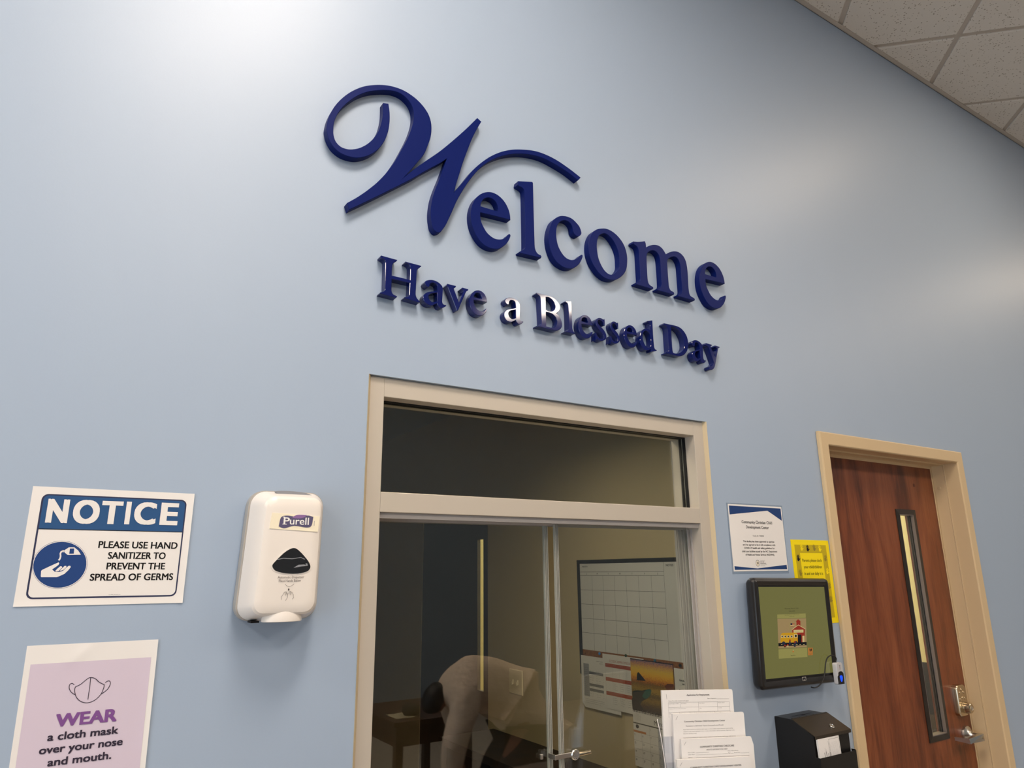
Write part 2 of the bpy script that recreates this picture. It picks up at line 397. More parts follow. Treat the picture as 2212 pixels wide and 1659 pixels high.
t = thing('ceiling_light', 'added deep-skirted ceiling light brightening the office behind the window', 'ceiling light', (1.15, .75, ZO-.2))  # added lamp, unseen; its skirt keeps the upper office walls dark
b = MB()
for x0, x1, y0, y1 in ((.85, .86, .45, 1.05), (1.44, 1.45, .45, 1.05), (.86, 1.44, .45, .46), (.86, 1.44, 1.04, 1.05)): b.box(x0, x1, y0, y1, ZO-.2, ZO-.0002)
b.build('skirt', M_BLACKM, t); MB().box(.8601, 1.4399, .4601, 1.0399, ZO-.012, ZO-.0002).build('diffuser', emit_mat('added office diffuser', (1, .86, .62), OFFICE_FILL), t)

# ------------------------------------------------------------------ reception window
win = thing('window_1', None, None, (WX0, .01, WZ0), kind='structure')
JL, JR, HB, MB0, MB1, YB = .650, 1.733, 2.112, 1.829, 1.877, .118
b = MB()
b.box(WX0+.004, JL, .01, YB, WZ0+.002, WZ1-.001); b.box(JR, WX1-.004, .01, YB, WZ0+.002, WZ1-.001)
b.box(JL, JR, .0104, YB, HB, WZ1-.001); b.box(JL, JR, .0104, YB, MB0, MB1); b.box(JL, JR, .0104, YB, WZ0+.002, WZ0+.045)
b.build('frame', M_ALU, win, bevel=.0015)
b = MB()
for y0, y1 in ((.051, .0625), (.0685, .079)):
    b.box(JL, JL+.003, y0, y1, MB1, HB); b.box(JR-.003, JR, y0, y1, MB1, HB)
    b.box(JL+.003, JR-.003, y0, y1, HB-.003, HB); b.box(JL+.003, JR-.003, y0, y1, MB1, MB1+.003)
b.build('gasket', M_RUBBER, win)
MB().box(JL+.0005, JR-.0005, .0628, .0682, MB1+.0005, HB-.0005).build('transom_pane', M_GLASS, win)
b = MB()                                                 # sliding-glass track: header and side channels
b.box(JL, JR, .0200, .0255, MB0-.0135, MB0-.0005); b.box(JL, JR, .077, .081, MB0-.0165, MB0-.0005); b.box(JL, JR, .108, .113, MB0-.0165, MB0-.0005)
for y0, y1, dx in ((.049, .053, .004), (.060, .0635, .010), (.0765, .081, .010), (.086, .0885, .012), (.101, .104, .012), (.108, .117, .012)):
    b.box(JR-dx, JR-.0002, y0, y1, WZ0+.045, MB0-.0165)
    b.box(JL+.0002, JL+dx, y0, y1, WZ0+.045, MB0-.0165)
b.build('track', M_ALUG, win)
def sash(x0, x1, y, name, free):
    o = MB().box(x0, x1, y, y+.006, WZ0+.046, MB0-.012).build(name, [M_GLASS, M_GEDGE], win)
    e = MB()                                             # slim polished metal edge on the free side
    xe = x1 if free > 0 else x0
    for k, dx in enumerate((0, .0048, .0096)):
        xa = xe-dx-.0016 if free > 0 else xe+dx
        e.box(xa, xa+.0016, y-.0022+.0004*k, y+.0082, WZ0+.046, MB0-.012)
    e.build('edge_strip', mat('bright glass edge', (196, 194, 184), .2, .35), o)
    return o
sash(JL+.001, 1.191, .089, 'sliding_pane', 1)
sash(1.2015, JR-.001, .067, 'sliding_pane', -1)
b = MB()                                                 # bead of sealant round the frame
for x, s in ((WX0, 1), (WX1, -1)):
    b.loft([[(x, -.0022, z), (x, .013, z), (x+.009*s, .0099, z)] for z in (WZ0, WZ1)])
struct(b.build('sealant', M_CAULK, win))
lk = MB(); zl = 1.218                                    # ratchet lock on the glass
lk.box(1.178, 1.236, .0935-.036, .0935-.031, zl-.006, zl+.006); lk.box(1.176, 1.183, .056, .0885, zl-.006, zl+.006); lk.box(1.150, 1.158, .0835, .0885, zl-.006, zl+.006)
L0 = lk.build('showcase_lock', M_CHROME, win, bevel=.001)
MB().lathe([(.001, 0), (.0125, 0), (.0135, .003), (.0135, .010), (.0115, .012), (.0115, .0128), (.001, .0128)], (1.243, .0665, zl-.001), (0, -1, 0), 24).build('lock_ring', M_CHROME, L0, smooth=35)
MB().lathe([(.001, 0), (.0058, 0), (.0058, .040), (.005, .0415), (.001, .0415)], (1.254, .060, zl-.002), (1, 0, 0), 20).build('lock_barrel', M_STEEL, L0, smooth=35)
b = MB()
for a in range(8):
    ca, sa = math.cos(a*math.pi/4), math.sin(a*math.pi/4); b.lathe([(.0001, 0), (.0012, 0), (.0012, .0012), (.0001, .0012)], (1.243+.0085*ca, .0540, zl-.001+.0085*sa), (0, -1, 0), 8)
b.build('lock_studs', M_STEEL, L0)

# reception counter under the window
cn = thing('counter', 'reception counter ledge below the window, under the form holder', 'counter', (1.2, -.2, 1.0))
MB().box(.45, 1.94, -.42, -.0005, 1.03, 1.058).build('worktop', M_DARKWOOD, cn, bevel=.003)
for x in (.6, 1.2, 1.85):
    MB().hexa([(x, -.32, 1.0298), (x, -.0005, 1.0298), (x, -.0005, .76), (x, -.03, .76), (x+.03, -.32, 1.0298), (x+.03, -.0005, 1.0298), (x+.03, -.0005, .76), (x+.03, -.03, .76)]).build('bracket', M_ALU, cn)

# ------------------------------------------------------------------ brown lobby door and its steel frame
dr = thing('door_1', None, None, ((DX0+DX1)/2, 0, 0), kind='structure')
FW = .0508; OX_0, OX_1, OZ = DX0+FW, DX1-FW, DZ1-FW
b = MB()
prof = lambda s, x: [(x, -.013), (x+s*.005, -.017), (x+s*(FW-.004), -.017), (x+s*FW, -.013), (x+s*FW, .0985), (x+s*(FW+.016), .0985), (x+s*(FW+.016), .1185), (x+s*.012, .1185), (x+s*.012, -.0005), (x, -.0005)]
def jamb(s, x):
    lo = [(px, py, 0) for px, py in prof(s, x)]
    hi = [(px, py, DZ1-abs(px-x)) for px, py in prof(s, x)]
    b.loft([lo, hi])
jamb(1, DX0); jamb(-1, DX1)
hp = [(0, -.013), (.005, -.017), (FW-.004, -.017), (FW, -.013), (FW, .0985), (FW+.016, .0985), (FW+.016, .1185), (.012, .1185), (.012, -.0005), (0, -.0005)]
b.loft([[(DX0+d, y, DZ1-d) for d, y in hp], [(DX1-d, y, DZ1-d) for d, y in hp]])
b.build('door_frame', M_DFRAME, dr, bevel=.0012)
b = MB()                                                 # rebate step line and silencers on the frame
b.box(OX_1-.004, OX_1+.0004, .049, .0984, 0, OZ-.004); b.box(OX_1-.0052, OX_1+.0004, .0445, .0475, 0, OZ-.004); b.box(OX_0+.0005, OX_1-.0005, .049, .0984, OZ-.004, OZ+.0004); b.box(OX_0+.0005, OX_1-.0005, .0445, .0475, OZ-.0052, OZ+.0004)
b.build('door_stop', M_DFRAME, dr, bevel=.001)
MB().lathe([(.0001, 0), (.008, 0), (.0075, .002), (.004, .0032), (.0001, .0034)], (OX_1-.004, .078, 2.03), (-1, 0, 0), 16).build('frame_plug', M_DFRAME, dr, smooth=40)
LX0, LX1, LZ0, LZ1 = 3.0325, 3.1415, 1.038, 1.905       # glass opening
YL = .0995
b = MB()
x0, x1, z1 = OX_0+.003, OX_1-.003, OZ-.003
gx0, gx1 = LX0-.017, LX1+.017
for a in ((x0, gx0, .008, z1), (gx1, x1, .008, z1), (gx0, gx1, .008, LZ0-.017), (gx0, gx1, LZ1+.017, z1)): b.box(a[0], a[1], YL, YL+.044, a[2], a[3])
leaf = b.build('door_leaf', M_WOOD, dr)
b = MB(); e = .0215
o2 = [(LX0-e, LZ1+e), (LX1+e, LZ1+e), (LX1+e, LZ0-e), (LX0-e, LZ0-e)]; i2 = [(LX0, LZ1), (LX1, LZ1), (LX1, LZ0), (LX0, LZ0)]
for k in range(4):
    q = (k+1) % 4
    b.hexa([(o2[k][0], YL-.003, o2[k][1]), (o2[q][0], YL-.003, o2[q][1]), (i2[q][0], YL-.005, i2[q][1]), (i2[k][0], YL-.005, i2[k][1]),
            (o2[k][0], YL+.001, o2[k][1]), (o2[q][0], YL+.001, o2[q][1]), (i2[q][0], YL+.001, i2[q][1]), (i2[k][0], YL+.001, i2[k][1])])
b.build('lite_frame', mat('dark bronze', (44, 37, 32), .4, .2), leaf)
b = MB(); th = .003
b.box(LX0, LX0+th, YL-.005, YL+.026, LZ0, LZ1); b.box(LX1-th, LX1, YL-.005, YL+.026, LZ0, LZ1)
b.box(LX0, LX1, YL-.005, YL+.026, LZ0, LZ0+th); b.box(LX0, LX1, YL-.005, YL+.026, LZ1-th, LZ1)
b.build('lite_reveal', mat('grey bronze reveal', (122, 112, 108), .35, .3), leaf)
MB().box(LX0+th, LX1-th, YL+.012, YL+.016, LZ0+th, LZ1-th).build('lite_pane', M_GLASS, leaf)
MB().box(LX1-th-.003, LX1-th, YL+.0085, YL+.0119, LZ0+th, LZ1-th).box(LX1-th-.004, LX1-th, YL+.0161, YL+.021, LZ0+th, LZ1-th).build('lite_gasket', M_RUBBER, leaf)
MB().lathe([(.0001, 0), (.008, 0), (.0078, .0006), (.0001, .0008)], (3.19, YL, 2.036), (0, -1, 0), 16).build('leaf_plug', mat('red brown plug', (92, 42, 20), .5), leaf, smooth=40)
# push-button deadbolt
KX, KZ = 3.268, 1.150
b = MB(); lp = rrect(-.0355, .0355, -.058, .058, .03, 8); lp = [(u, max(-.06, min(.06, v*1.03))) for u, v in lp]
ring = lambda s, y: [(KX+u*s, y, KZ+v*(1-(1-s)*.6)) for u, v in rrect(-.0355, .0355, -.060, .060, .018, 6)]
b.loft([ring(1, YL), ring(1, YL-.018), ring(.93, YL-.022)])
kp = b.build('keypad_lock', M_STEEL, dr, smooth=35)
b = MB()
for u, v in ((0, .042), (-.014, .031), (.014, .031), (-.016, .006), (.002, .010), (.018, .008)):
    b.lathe([(.0001, 0), (.0062, 0), (.0062, .0018), (.0048, .0018), (.0046, .0008), (.0025, .0008), (.002, .002), (.0001, .002)], (KX+u, YL-.0218, KZ+v), (0, -1, 0), 14)
b.build('keypad_buttons', M_STEEL, kp, smooth=35)
kb = MB().lathe([(.0001, 0), (.021, 0), (.0225, .004), (.0205, .018), (.019, .026), (.0155, .0285), (.0001, .0285)], (KX+.004, YL-.022, KZ-.027), (0, -1, 0), 28).build('turn_knob', M_STEEL, kp, smooth=35)
MB().lathe([(.0001, 0), (.0085, 0), (.0085, .0012), (.007, .0016), (.0065, .0008), (.0001, .0008)], (KX+.004, YL-.0502, KZ-.027), (0, -1, 0), 20).build('key_slot', M_CHROME, kb, smooth=35)
# return lever
HX, HZ = 3.289, 1.016
hd = MB().lathe([(.0001, 0), (.0335, 0), (.034, .004), (.0325, .011), (.026, .0145), (.018, .020), (.014, .026), (.012, .034), (.0001, .034)], (HX, YL, HZ), (0, -1, 0), 32).build('door_handle', M_CHROME, dr, smooth=40)
yo = YL-.066; b = MB()
b.loft([[(HX-.002+.0125*math.cos(a), y, HZ+.0125*math.sin(a)) for a in [2*math.pi*k/20 for k in range(20)]] for y in (YL-.033, yo)])
h0, h1 = HZ-.0145, HZ+.0125
b.hexa([(HX+.004, yo-.003, h0), (HX-.110, yo-.001, h0+.0035), (HX-.110, yo+.012, h0+.0035), (HX+.004, yo+.014, h0), (HX+.004, yo-.003, h1), (HX-.110, yo-.001, h1-.006), (HX-.110, yo+.012, h1-.006), (HX+.004, yo+.014, h1)])
b.hexa([(HX-.110, yo-.001, h0+.0035), (HX-.098, yo-.001, h0+.0035), (HX-.100, YL-.012, h0+.006), (HX-.112, YL-.012, h0+.006), (HX-.110, yo-.001, h1-.006), (HX-.098, yo-.001, h1-.006), (HX-.100, YL-.012, h1-.008), (HX-.112, YL-.012, h1-.008)])
b.build('lever', M_CHROME, hd, bevel=.002)
MB().lathe([(.0001, 0), (.0055, 0), (.0055, .001), (.0042, .0014), (.0001, .0014)], (HX-.006, yo-.003, HZ-.001), (0, -1, 0), 18).build('key_cylinder', M_STEEL, hd, smooth=35)

# ------------------------------------------------------------------ office door with a narrow lit vision panel
d2 = thing('door_2', None, None, (XO, (OD0+OD1)/2, 0), kind='structure')
VY0, VY1, VZ0, VZ1 = 2.281, 2.356, 1.005, 1.882
b = MB()
for a in ((OD0+.001, VY0, .008, ODZ-.002), (VY1, OD1-.001, .008, ODZ-.002), (VY0, VY1, .008, VZ0), (VY0, VY1, VZ1, ODZ-.002)): b.box(XO+.004, XO+.026, a[0], a[1], a[2], a[3])
lf = b.build('door_leaf', mat('dark office door', (58, 48, 44), .6), d2)
MB().box(XO+.006, XO+.009, VY0+.0002, VY1-.0002, VZ0+.0002, VZ1-.0002).build('lite_pane', M_GLASS, lf)
b = MB()                                                 # flared cream stop round the glass on the hall side
b.hexa([(XO+.0262, VY1, VZ0), (XO+.034, VY1+.03, VZ0-.02), (XO+.0262, VY1+.03, VZ0-.02), (XO+.0262, VY1+.002, VZ0), (XO+.0262, VY1, VZ1), (XO+.034, VY1+.03, VZ1+.02), (XO+.0262, VY1+.03, VZ1+.02), (XO+.0262, VY1+.002, VZ1)])
b.box(XO+.0262, XO+.032, VY0-.03, VY0, VZ0-.02, VZ1+.02); b.build('lite_stop', M_CREAM, lf)

# ================================================================== RAISED LETTERS OF THE GREETING
TL_ = .0240                                              # thickness
def loops_from(org, s, outl):
    """outline traced on the front faces -> real wall coordinates (x, z) at the letters' front plane"""
    out = []
    for l in outl:
        pts = []
        for p in l:
            q = at(org[0]+p[0]*s, org[1]+p[1]*s, -TL_); pts.append((q.x, q.z)+tuple(p[2:]))
        out.append(pts)
    return out
def bbox(loops): xs = [p[0] for p in loops[0]]; zs = [p[1] for p in loops[0]]; return min(xs), max(xs), min(zs), max(zs)
def refit(loops, org, s, l, r, t, bt):
    """same letter shape set between four measured extremes"""
    P = [at(org[0]+p[0]*s, org[1]+p[1]*s, -TL_) for p in (l, r, t, bt)]
    x0, x1, z0, z1 = bbox([smoothloop(loops[0], 6)]); X_0, X_1, Z1, Z0 = P[0].x, P[1].x, P[2].z, P[3].z
    return [[((p[0]-x0)/(x1-x0)*(X_1-X_0)+X_0, (p[1]-z0)/(z1-z0)*(Z1-Z0)+Z0)+tuple(p[2:]) for p in lp] for lp in loops]
def letter(loops, label, big):
    bev = .0010 if big else .0011
    cu = bpy.data.curves.new('letter', 'CURVE'); cu.dimensions = '2D'; cu.fill_mode = 'BOTH'
    cu.extrude = TL_/2-bev; cu.bevel_depth = bev; cu.bevel_resolution = 0; cu.offset = -bev*.8
    sm = [smoothloop(l, 6) for l in loops]; x0, x1, z0, z1 = bbox(sm); cx, cz = (x0+x1)/2, (z0+z1)/2
    for l in sm:
        sp = cu.splines.new('POLY'); sp.points.add(len(l)-1); sp.use_cyclic_u = True
        for k, (x, z) in enumerate(l): sp.points[k].co = (x-cx, z-cz, 0, 1)
    ob = bpy.data.objects.new('tmp', cu); me = bpy.data.meshes.new_from_object(ob)
    bpy.data.objects.remove(ob)
    for v in me.vertices: x, y, z = v.co; v.co = (x, -z-TL_/2-.0002, y)
    me.materials.clear(); me.materials.append(M_NAVY if big else M_NAVYG)
    bm = bmesh.new(); bm.from_mesh(me); bmesh.ops.remove_doubles(bm, verts=bm.verts, dist=2e-5); bmesh.ops.recalc_face_normals(bm, faces=bm.faces); bm.to_mesh(me); bm.free()
    me.shade_smooth(); me.set_sharp_from_angle(angle=R(20)); me.name = 'wall_letter'
    o = bpy.data.objects.new('wall_letter', me); C.objects.link(o); o.location = (cx, 0, cz)
    return tag(o, label, 'letter', 'raised letters of the wall greeting')
G_W = loops_from((680, 160), .27125, [[(545, 230, 1), (587, 235, 1), (596, 300), (596, 380), (583, 460), (553, 535), (508, 595), (450, 637), (390, 660), (330, 667), (265, 655), (205, 628), (150, 580), (112, 515), (95, 450), (95, 415), (110, 350), (150, 270), (210, 200), (290, 140), (380, 101), (470, 86), (560, 87), (640, 103), (720, 135), (800, 190), (860, 250), (902, 312), (923, 370), (930, 425), (925, 490), (905, 555), (868, 640), (810, 712), (760, 770), (712, 822, 1), (800, 752), (880, 695), (1000, 612), (1100, 530), (1200, 442), (1295, 349, 1), (1327, 378, 1), (1290, 440), (1255, 510), (1215, 610), (1180, 705), (1150, 800), (1125, 880), (1110, 945, 1), (1150, 898), (1200, 838), (1260, 765), (1330, 703), (1400, 656), (1480, 621), (1560, 603), (1640, 600), (1740, 609), (1830, 636), (1930, 686), (2040, 762), (2118, 824, 1), (2097, 846, 1), (2010, 778), (1920, 722), (1830, 674), (1740, 646), (1650, 634), (1560, 638), (1480, 656), (1400, 690), (1330, 737), (1275, 793), (1222, 860), (1175, 932), (1130, 1012), (1098, 1085), (1068, 1150), (1038, 1210), (1003, 1257, 1), (970, 1258), (941, 1225), (927, 1160), (924, 1090), (936, 1000), (960, 920), (1000, 820), (1030, 740), (1053, 672, 1), (1000, 708), (940, 740), (870, 778), (790, 826), (700, 872), (600, 922), (500, 972), (400, 1020), (275, 1080, 1), (258, 1026, 1), (340, 980), (420, 925), (500, 860), (580, 775), (640, 692), (690, 605), (735, 520), (765, 450), (784, 385), (790, 335), (785, 282), (757, 222), (702, 167), (640, 138), (580, 129), (520, 129), (440, 137), (360, 163), (290, 205), (222, 263), (178, 325), (154, 385), (148, 440), (151, 490), (170, 540), (208, 578), (260, 597), (310, 598), (360, 587), (420, 556), (470, 510), (510, 450), (532, 385), (543, 320)]])
G_E = loops_from((1000, 380), .1145, [[(897, 828, 1), (890, 740), (865, 640), (815, 530), (750, 440), (660, 360), (560, 312), (470, 302), (380, 322), (300, 368), (235, 435), (190, 520), (160, 620), (150, 730), (160, 860), (195, 990), (250, 1110), (320, 1220), (400, 1300), (500, 1355), (600, 1378), (690, 1368), (760, 1330), (830, 1268), (875, 1195), (900, 1125), (884, 1097), (860, 1103), (810, 1160), (750, 1190), (680, 1197), (600, 1180), (520, 1130), (450, 1060), (395, 970), (350, 870), (330, 770), (328, 687, 1)],
    [(335, 572, 1), (340, 520), (365, 470), (400, 432), (450, 412), (510, 412), (570, 440), (620, 490), (650, 550), (665, 620), (660, 670, 1)]])
G_L = loops_from((1000, 380), .1145, [[(1045, 97, 1), (1310, 112, 1), (1323, 135), (1335, 600, 1), (1352, 1200), (1360, 1350), (1382, 1420), (1420, 1470), (1468, 1495), (1483, 1520), (1475, 1547, 1), (1085, 1455, 1), (1075, 1428, 1), (1135, 1398), (1170, 1370), (1182, 1330), (1176, 900), (1166, 400), (1162, 300), (1150, 255), (1110, 215), (1062, 190), (1034, 165, 1)]])
G_C = loops_from((1165, 455), .10246, [[(885, 440), (888, 480), (870, 515), (835, 538), (790, 530), (745, 495), (715, 440), (700, 350), (670, 285), (620, 235), (560, 207), (500, 205), (450, 225), (410, 265), (380, 315), (362, 390), (358, 480), (365, 580), (385, 690), (420, 790), (470, 880), (530, 960), (600, 1015), (680, 1040), (750, 1030), (810, 1000), (855, 960), (888, 930), (912, 935), (915, 970), (895, 1030), (850, 1110), (790, 1170), (720, 1210), (640, 1222), (550, 1205), (450, 1150), (360, 1070), (290, 960), (235, 820), (205, 680), (195, 560), (205, 440), (240, 310), (290, 210), (360, 150), (440, 115), (520, 112), (610, 130), (700, 175), (780, 250), (850, 340)]])
G_O = loops_from((1165, 455), .10246, [[(1340, 375), (1420, 382), (1520, 425), (1620, 500), (1710, 600), (1780, 710), (1830, 840), (1855, 980), (1855, 1110), (1840, 1220), (1800, 1310), (1740, 1380), (1660, 1435), (1570, 1462), (1480, 1455), (1380, 1415), (1280, 1335), (1190, 1220), (1110, 1080), (1060, 930), (1040, 780), (1050, 640), (1085, 530), (1140, 445), (1230, 390)],
    [(1330, 485), (1390, 482), (1450, 510), (1530, 590), (1600, 700), (1655, 830), (1685, 960), (1692, 1090), (1690, 1190), (1650, 1270), (1590, 1325), (1520, 1350), (1450, 1325), (1370, 1250), (1300, 1130), (1250, 1000), (1225, 870), (1215, 740), (1225, 630), (1260, 530)]])
G_M = loops_from((1345, 510), .1085, [[(215, 105, 1), (320, 113), (445, 100, 1), (462, 150), (470, 222, 1), (540, 190), (630, 172), (720, 190), (790, 245), (840, 320), (865, 363, 1), (940, 320), (1040, 302), (1130, 325), (1210, 400), (1260, 500), (1285, 620), (1300, 760), (1312, 1000), (1330, 1140), (1360, 1195), (1425, 1235), (1440, 1265), (1430, 1285, 1), (1115, 1195, 1), (1108, 1165, 1), (1152, 1150), (1185, 1115), (1190, 1060), (1168, 800), (1152, 600), (1130, 510), (1090, 440), (1030, 408), (960, 420), (908, 455), (890, 510), (897, 650), (915, 900), (930, 1020), (960, 1080), (1018, 1115), (1030, 1145), (1020, 1167, 1), (695, 1075, 1), (690, 1048, 1), (740, 1030), (772, 1000), (780, 950), (765, 700), (745, 470), (722, 380), (680, 320), (620, 287), (550, 292), (498, 335), (480, 400), (485, 600), (500, 850), (520, 940), (560, 985), (605, 1012), (613, 1040), (600, 1057, 1), (275, 960, 1), (265, 930, 1), (312, 915), (348, 890), (358, 850), (342, 600), (328, 350), (312, 255), (285, 205), (235, 168), (205, 142, 1)]])
D4 = ((800, 540), .11754); E5 = ((1070, 620), .08137); F6 = ((1230, 650), .0904); G7 = ((1410, 690), .07233)
G_H = loops_from(*D4, [[(200, 100, 1), (497, 182, 1), (482, 205), (425, 240), (405, 280), (400, 330), (395, 467, 1), (733, 550, 1), (738, 330), (725, 280), (690, 250), (648, 232), (650, 212, 1), (940, 290, 1), (930, 305), (880, 345), (860, 380), (855, 430), (835, 800), (850, 870), (885, 920), (915, 945), (905, 967, 1), (625, 885, 1), (632, 866, 1), (688, 862), (714, 845), (720, 800), (728, 607, 1), (395, 533, 1), (390, 720), (400, 780), (430, 820), (485, 845), (492, 860), (475, 878, 1), (180, 800, 1), (185, 780, 1), (242, 765), (268, 740), (271, 690), (280, 250), (277, 200), (250, 170), (205, 142), (190, 122, 1)]])
G_A = loops_from(*E5, [[(400, 278), (470, 290), (550, 330), (620, 395), (655, 460), (660, 560), (655, 780), (660, 850), (690, 900), (745, 912, 1), (742, 935), (700, 970), (650, 990), (600, 975), (560, 920), (545, 878, 1), (500, 900), (430, 930), (370, 925), (300, 885), (250, 810), (232, 730), (250, 660), (310, 605), (400, 580), (480, 570), (545, 555, 1), (540, 480), (525, 400), (480, 360), (420, 350), (378, 375), (365, 420), (348, 465), (310, 455), (270, 410), (255, 360), (280, 310), (340, 285)],
    [(540, 602, 1), (450, 617), (385, 640), (350, 690), (360, 760), (410, 830), (470, 845), (545, 825, 1)]])
G_B = loops_from(*E5, [[(1100, 152, 1), (1250, 188), (1400, 228), (1520, 270), (1620, 350), (1690, 440), (1720, 520), (1715, 590), (1690, 640), (1622, 700, 1), (1690, 760), (1740, 850), (1770, 950), (1770, 1040), (1730, 1110), (1650, 1152), (1560, 1150), (1400, 1110), (1120, 1045, 1), (1115, 1025, 1), (1185, 1020), (1220, 990), (1225, 930), (1210, 600), (1197, 320), (1185, 250), (1150, 215), (1090, 180, 1)],
    [(1340, 268, 1), (1420, 275), (1500, 330), (1560, 410), (1590, 500), (1585, 570), (1550, 620), (1490, 645), (1420, 640), (1345, 605, 1)],
    [(1345, 665, 1), (1430, 680), (1520, 720), (1600, 800), (1635, 890), (1630, 980), (1590, 1050), (1520, 1080), (1430, 1065), (1355, 1045, 1)]])
G_l = loops_from(*E5, [[(1865, 372, 1), (2012, 372, 1), (2022, 420), (2035, 800, 1), (2045, 1050), (2060, 1140), (2095, 1200), (2128, 1222), (2118, 1242, 1), (1860, 1195, 1), (1866, 1175, 1), (1925, 1162), (1950, 1130), (1955, 1080), (1946, 700), (1932, 500), (1915, 430), (1875, 405), (1852, 390, 1)]])
G_S = loops_from(*F6, [[(710, 405), (770, 415), (815, 445), (840, 432, 1), (848, 480), (850, 588, 1), (832, 588, 1), (815, 540), (780, 485), (730, 455), (692, 468), (682, 510), (710, 570), (770, 630), (830, 700), (875, 780), (890, 850), (870, 910), (820, 945), (760, 955), (705, 935), (665, 905), (630, 932, 1), (632, 850), (633, 758, 1), (650, 768, 1), (670, 830), (720, 890), (780, 905), (820, 890), (825, 850), (800, 790), (740, 720), (680, 640), (640, 560), (630, 490), (655, 435)]])
G_D = loops_from(*F6, [[(1872, 478, 1), (1985, 465, 1), (1992, 600), (2010, 900), (2030, 1100), (2050, 1150), (2090, 1173), (2085, 1192, 1), (1960, 1215, 1), (1945, 1150, 1), (1895, 1178), (1825, 1175), (1760, 1130), (1712, 1040), (1690, 930), (1695, 810), (1722, 730), (1775, 680), (1835, 660), (1890, 668), (1927, 690, 1), (1930, 600), (1918, 540), (1885, 515), (1862, 500, 1)],
    [(1830, 712), (1890, 745), (1925, 800), (1945, 900), (1950, 1010), (1940, 1090), (1895, 1118), (1840, 1085), (1785, 1000), (1757, 900), (1757, 810), (1782, 740)]])
G_DD = loops_from(*G7, [[(345, 112, 1), (520, 150), (700, 190), (830, 250), (930, 350), (1010, 480), (1055, 630), (1065, 780), (1045, 900), (990, 1000), (910, 1070), (810, 1095), (700, 1080), (400, 1015, 1), (395, 995, 1), (450, 972), (480, 945), (482, 880), (462, 600), (446, 330), (430, 245), (390, 195), (330, 152, 1)],
    [(555, 215, 1), (640, 230), (740, 290), (830, 390), (900, 520), (940, 660), (950, 790), (930, 880), (870, 960), (790, 1010), (700, 1020), (620, 995), (598, 940), (580, 750), (565, 480)]])
G_Y = loops_from(*G7, [[(1600, 705, 1), (1778, 757, 1), (1770, 778), (1737, 803), (1745, 850), (1872, 1130, 1), (1925, 880), (1905, 845), (1862, 815), (1868, 778, 1), (2010, 818, 1), (2000, 840), (1966, 860), (1950, 920), (1900, 1200), (1862, 1390), (1830, 1460), (1780, 1500), (1725, 1500), (1692, 1470), (1690, 1420), (1720, 1390), (1768, 1380), (1808, 1340), (1830, 1290), (1690, 880), (1660, 815), (1615, 785), (1590, 745, 1)]])
G_V = loops_from(*D4, [[(1420, 620, 1), (1577, 660, 1), (1567, 685), (1540, 702), (1548, 745), (1630, 965, 1), (1702, 800), (1712, 760), (1700, 735), (1675, 712), (1695, 690, 1), (1803, 720, 1), (1795, 742), (1766, 760), (1740, 810), (1612, 1110, 1), (1592, 1110, 1), (1445, 735), (1425, 685), (1400, 652, 1)]])
letter(G_W, 'large navy blue swash capital W with a curling loop and long tail', True)
letter(G_E, 'large navy letter e just right of the swash W and left of the tall l', True)
letter(G_L, 'tall navy letter l under the tail of the swash W', True)
letter(G_C, 'large navy letter c between the tall l and the round o', True)
letter(G_O, 'large round navy letter o between the c and the m', True)
letter(G_M, 'wide navy letter m of Welcome, between the o and the last e', True)
letter(refit(G_E, (1345, 510), .1085, (1530, 850), (2033, 930), (1720, 500), (1820, 1430)), 'large navy letter e ending the word Welcome, right of the m', True)
letter(G_H, 'small navy capital H starting the lower line of letters', False)
letter(refit(G_A, *D4, (972, 880), (1395, 1000), (1110, 542), (1320, 1068)), 'small navy letter a touching the capital H, before the v', False)
letter(G_V, 'small navy letter v in Have, between the a and the e', False)
letter(refit(G_E, *D4, (1825, 930), (2148, 935), (1975, 735), (2020, 1212)), 'small navy letter e ending the word Have', False)
letter(G_A, 'single small letter a standing alone, its face mirroring a lamp', False)
letter(G_B, 'small capital B of Blessed, its face mirroring a lamp', False)
letter(G_l, 'small navy letter l right of the shining capital B', False)
letter(refit(G_E, *F6, (212, 560), (552, 570), (370, 332), (420, 897)), 'small navy letter e between the small l and the first s', False)
letter(G_S, 'first small navy letter s of Blessed, right of the letter e', False)
letter(refit(G_S, *F6, (968, 600), (1195, 650), (1055, 488), (1130, 1030)), 'second small navy letter s of Blessed, left of the letter e', False)
letter(refit(G_E, *F6, (1305, 800), (1615, 780), (1450, 577), (1500, 1115)), 'small navy letter e between the second s and the d', False)
letter(G_D, 'small navy letter d ending the word Blessed', False)
letter(G_DD, 'small navy capital D starting the word Day', False)
letter(refit(G_A, *G7, (1178, 1060), (1587, 1195), (1270, 612), (1450, 1292)), 'small navy letter a of Day, between the capital D and the y', False)
letter(G_Y, 'small navy letter y at the right end of the lower line', False)

# ================================================================== PAPERS AND SIGNS ON THE BLUE WALL
W0 = -.0004
def wp(px, py): return at(px, py, W0)
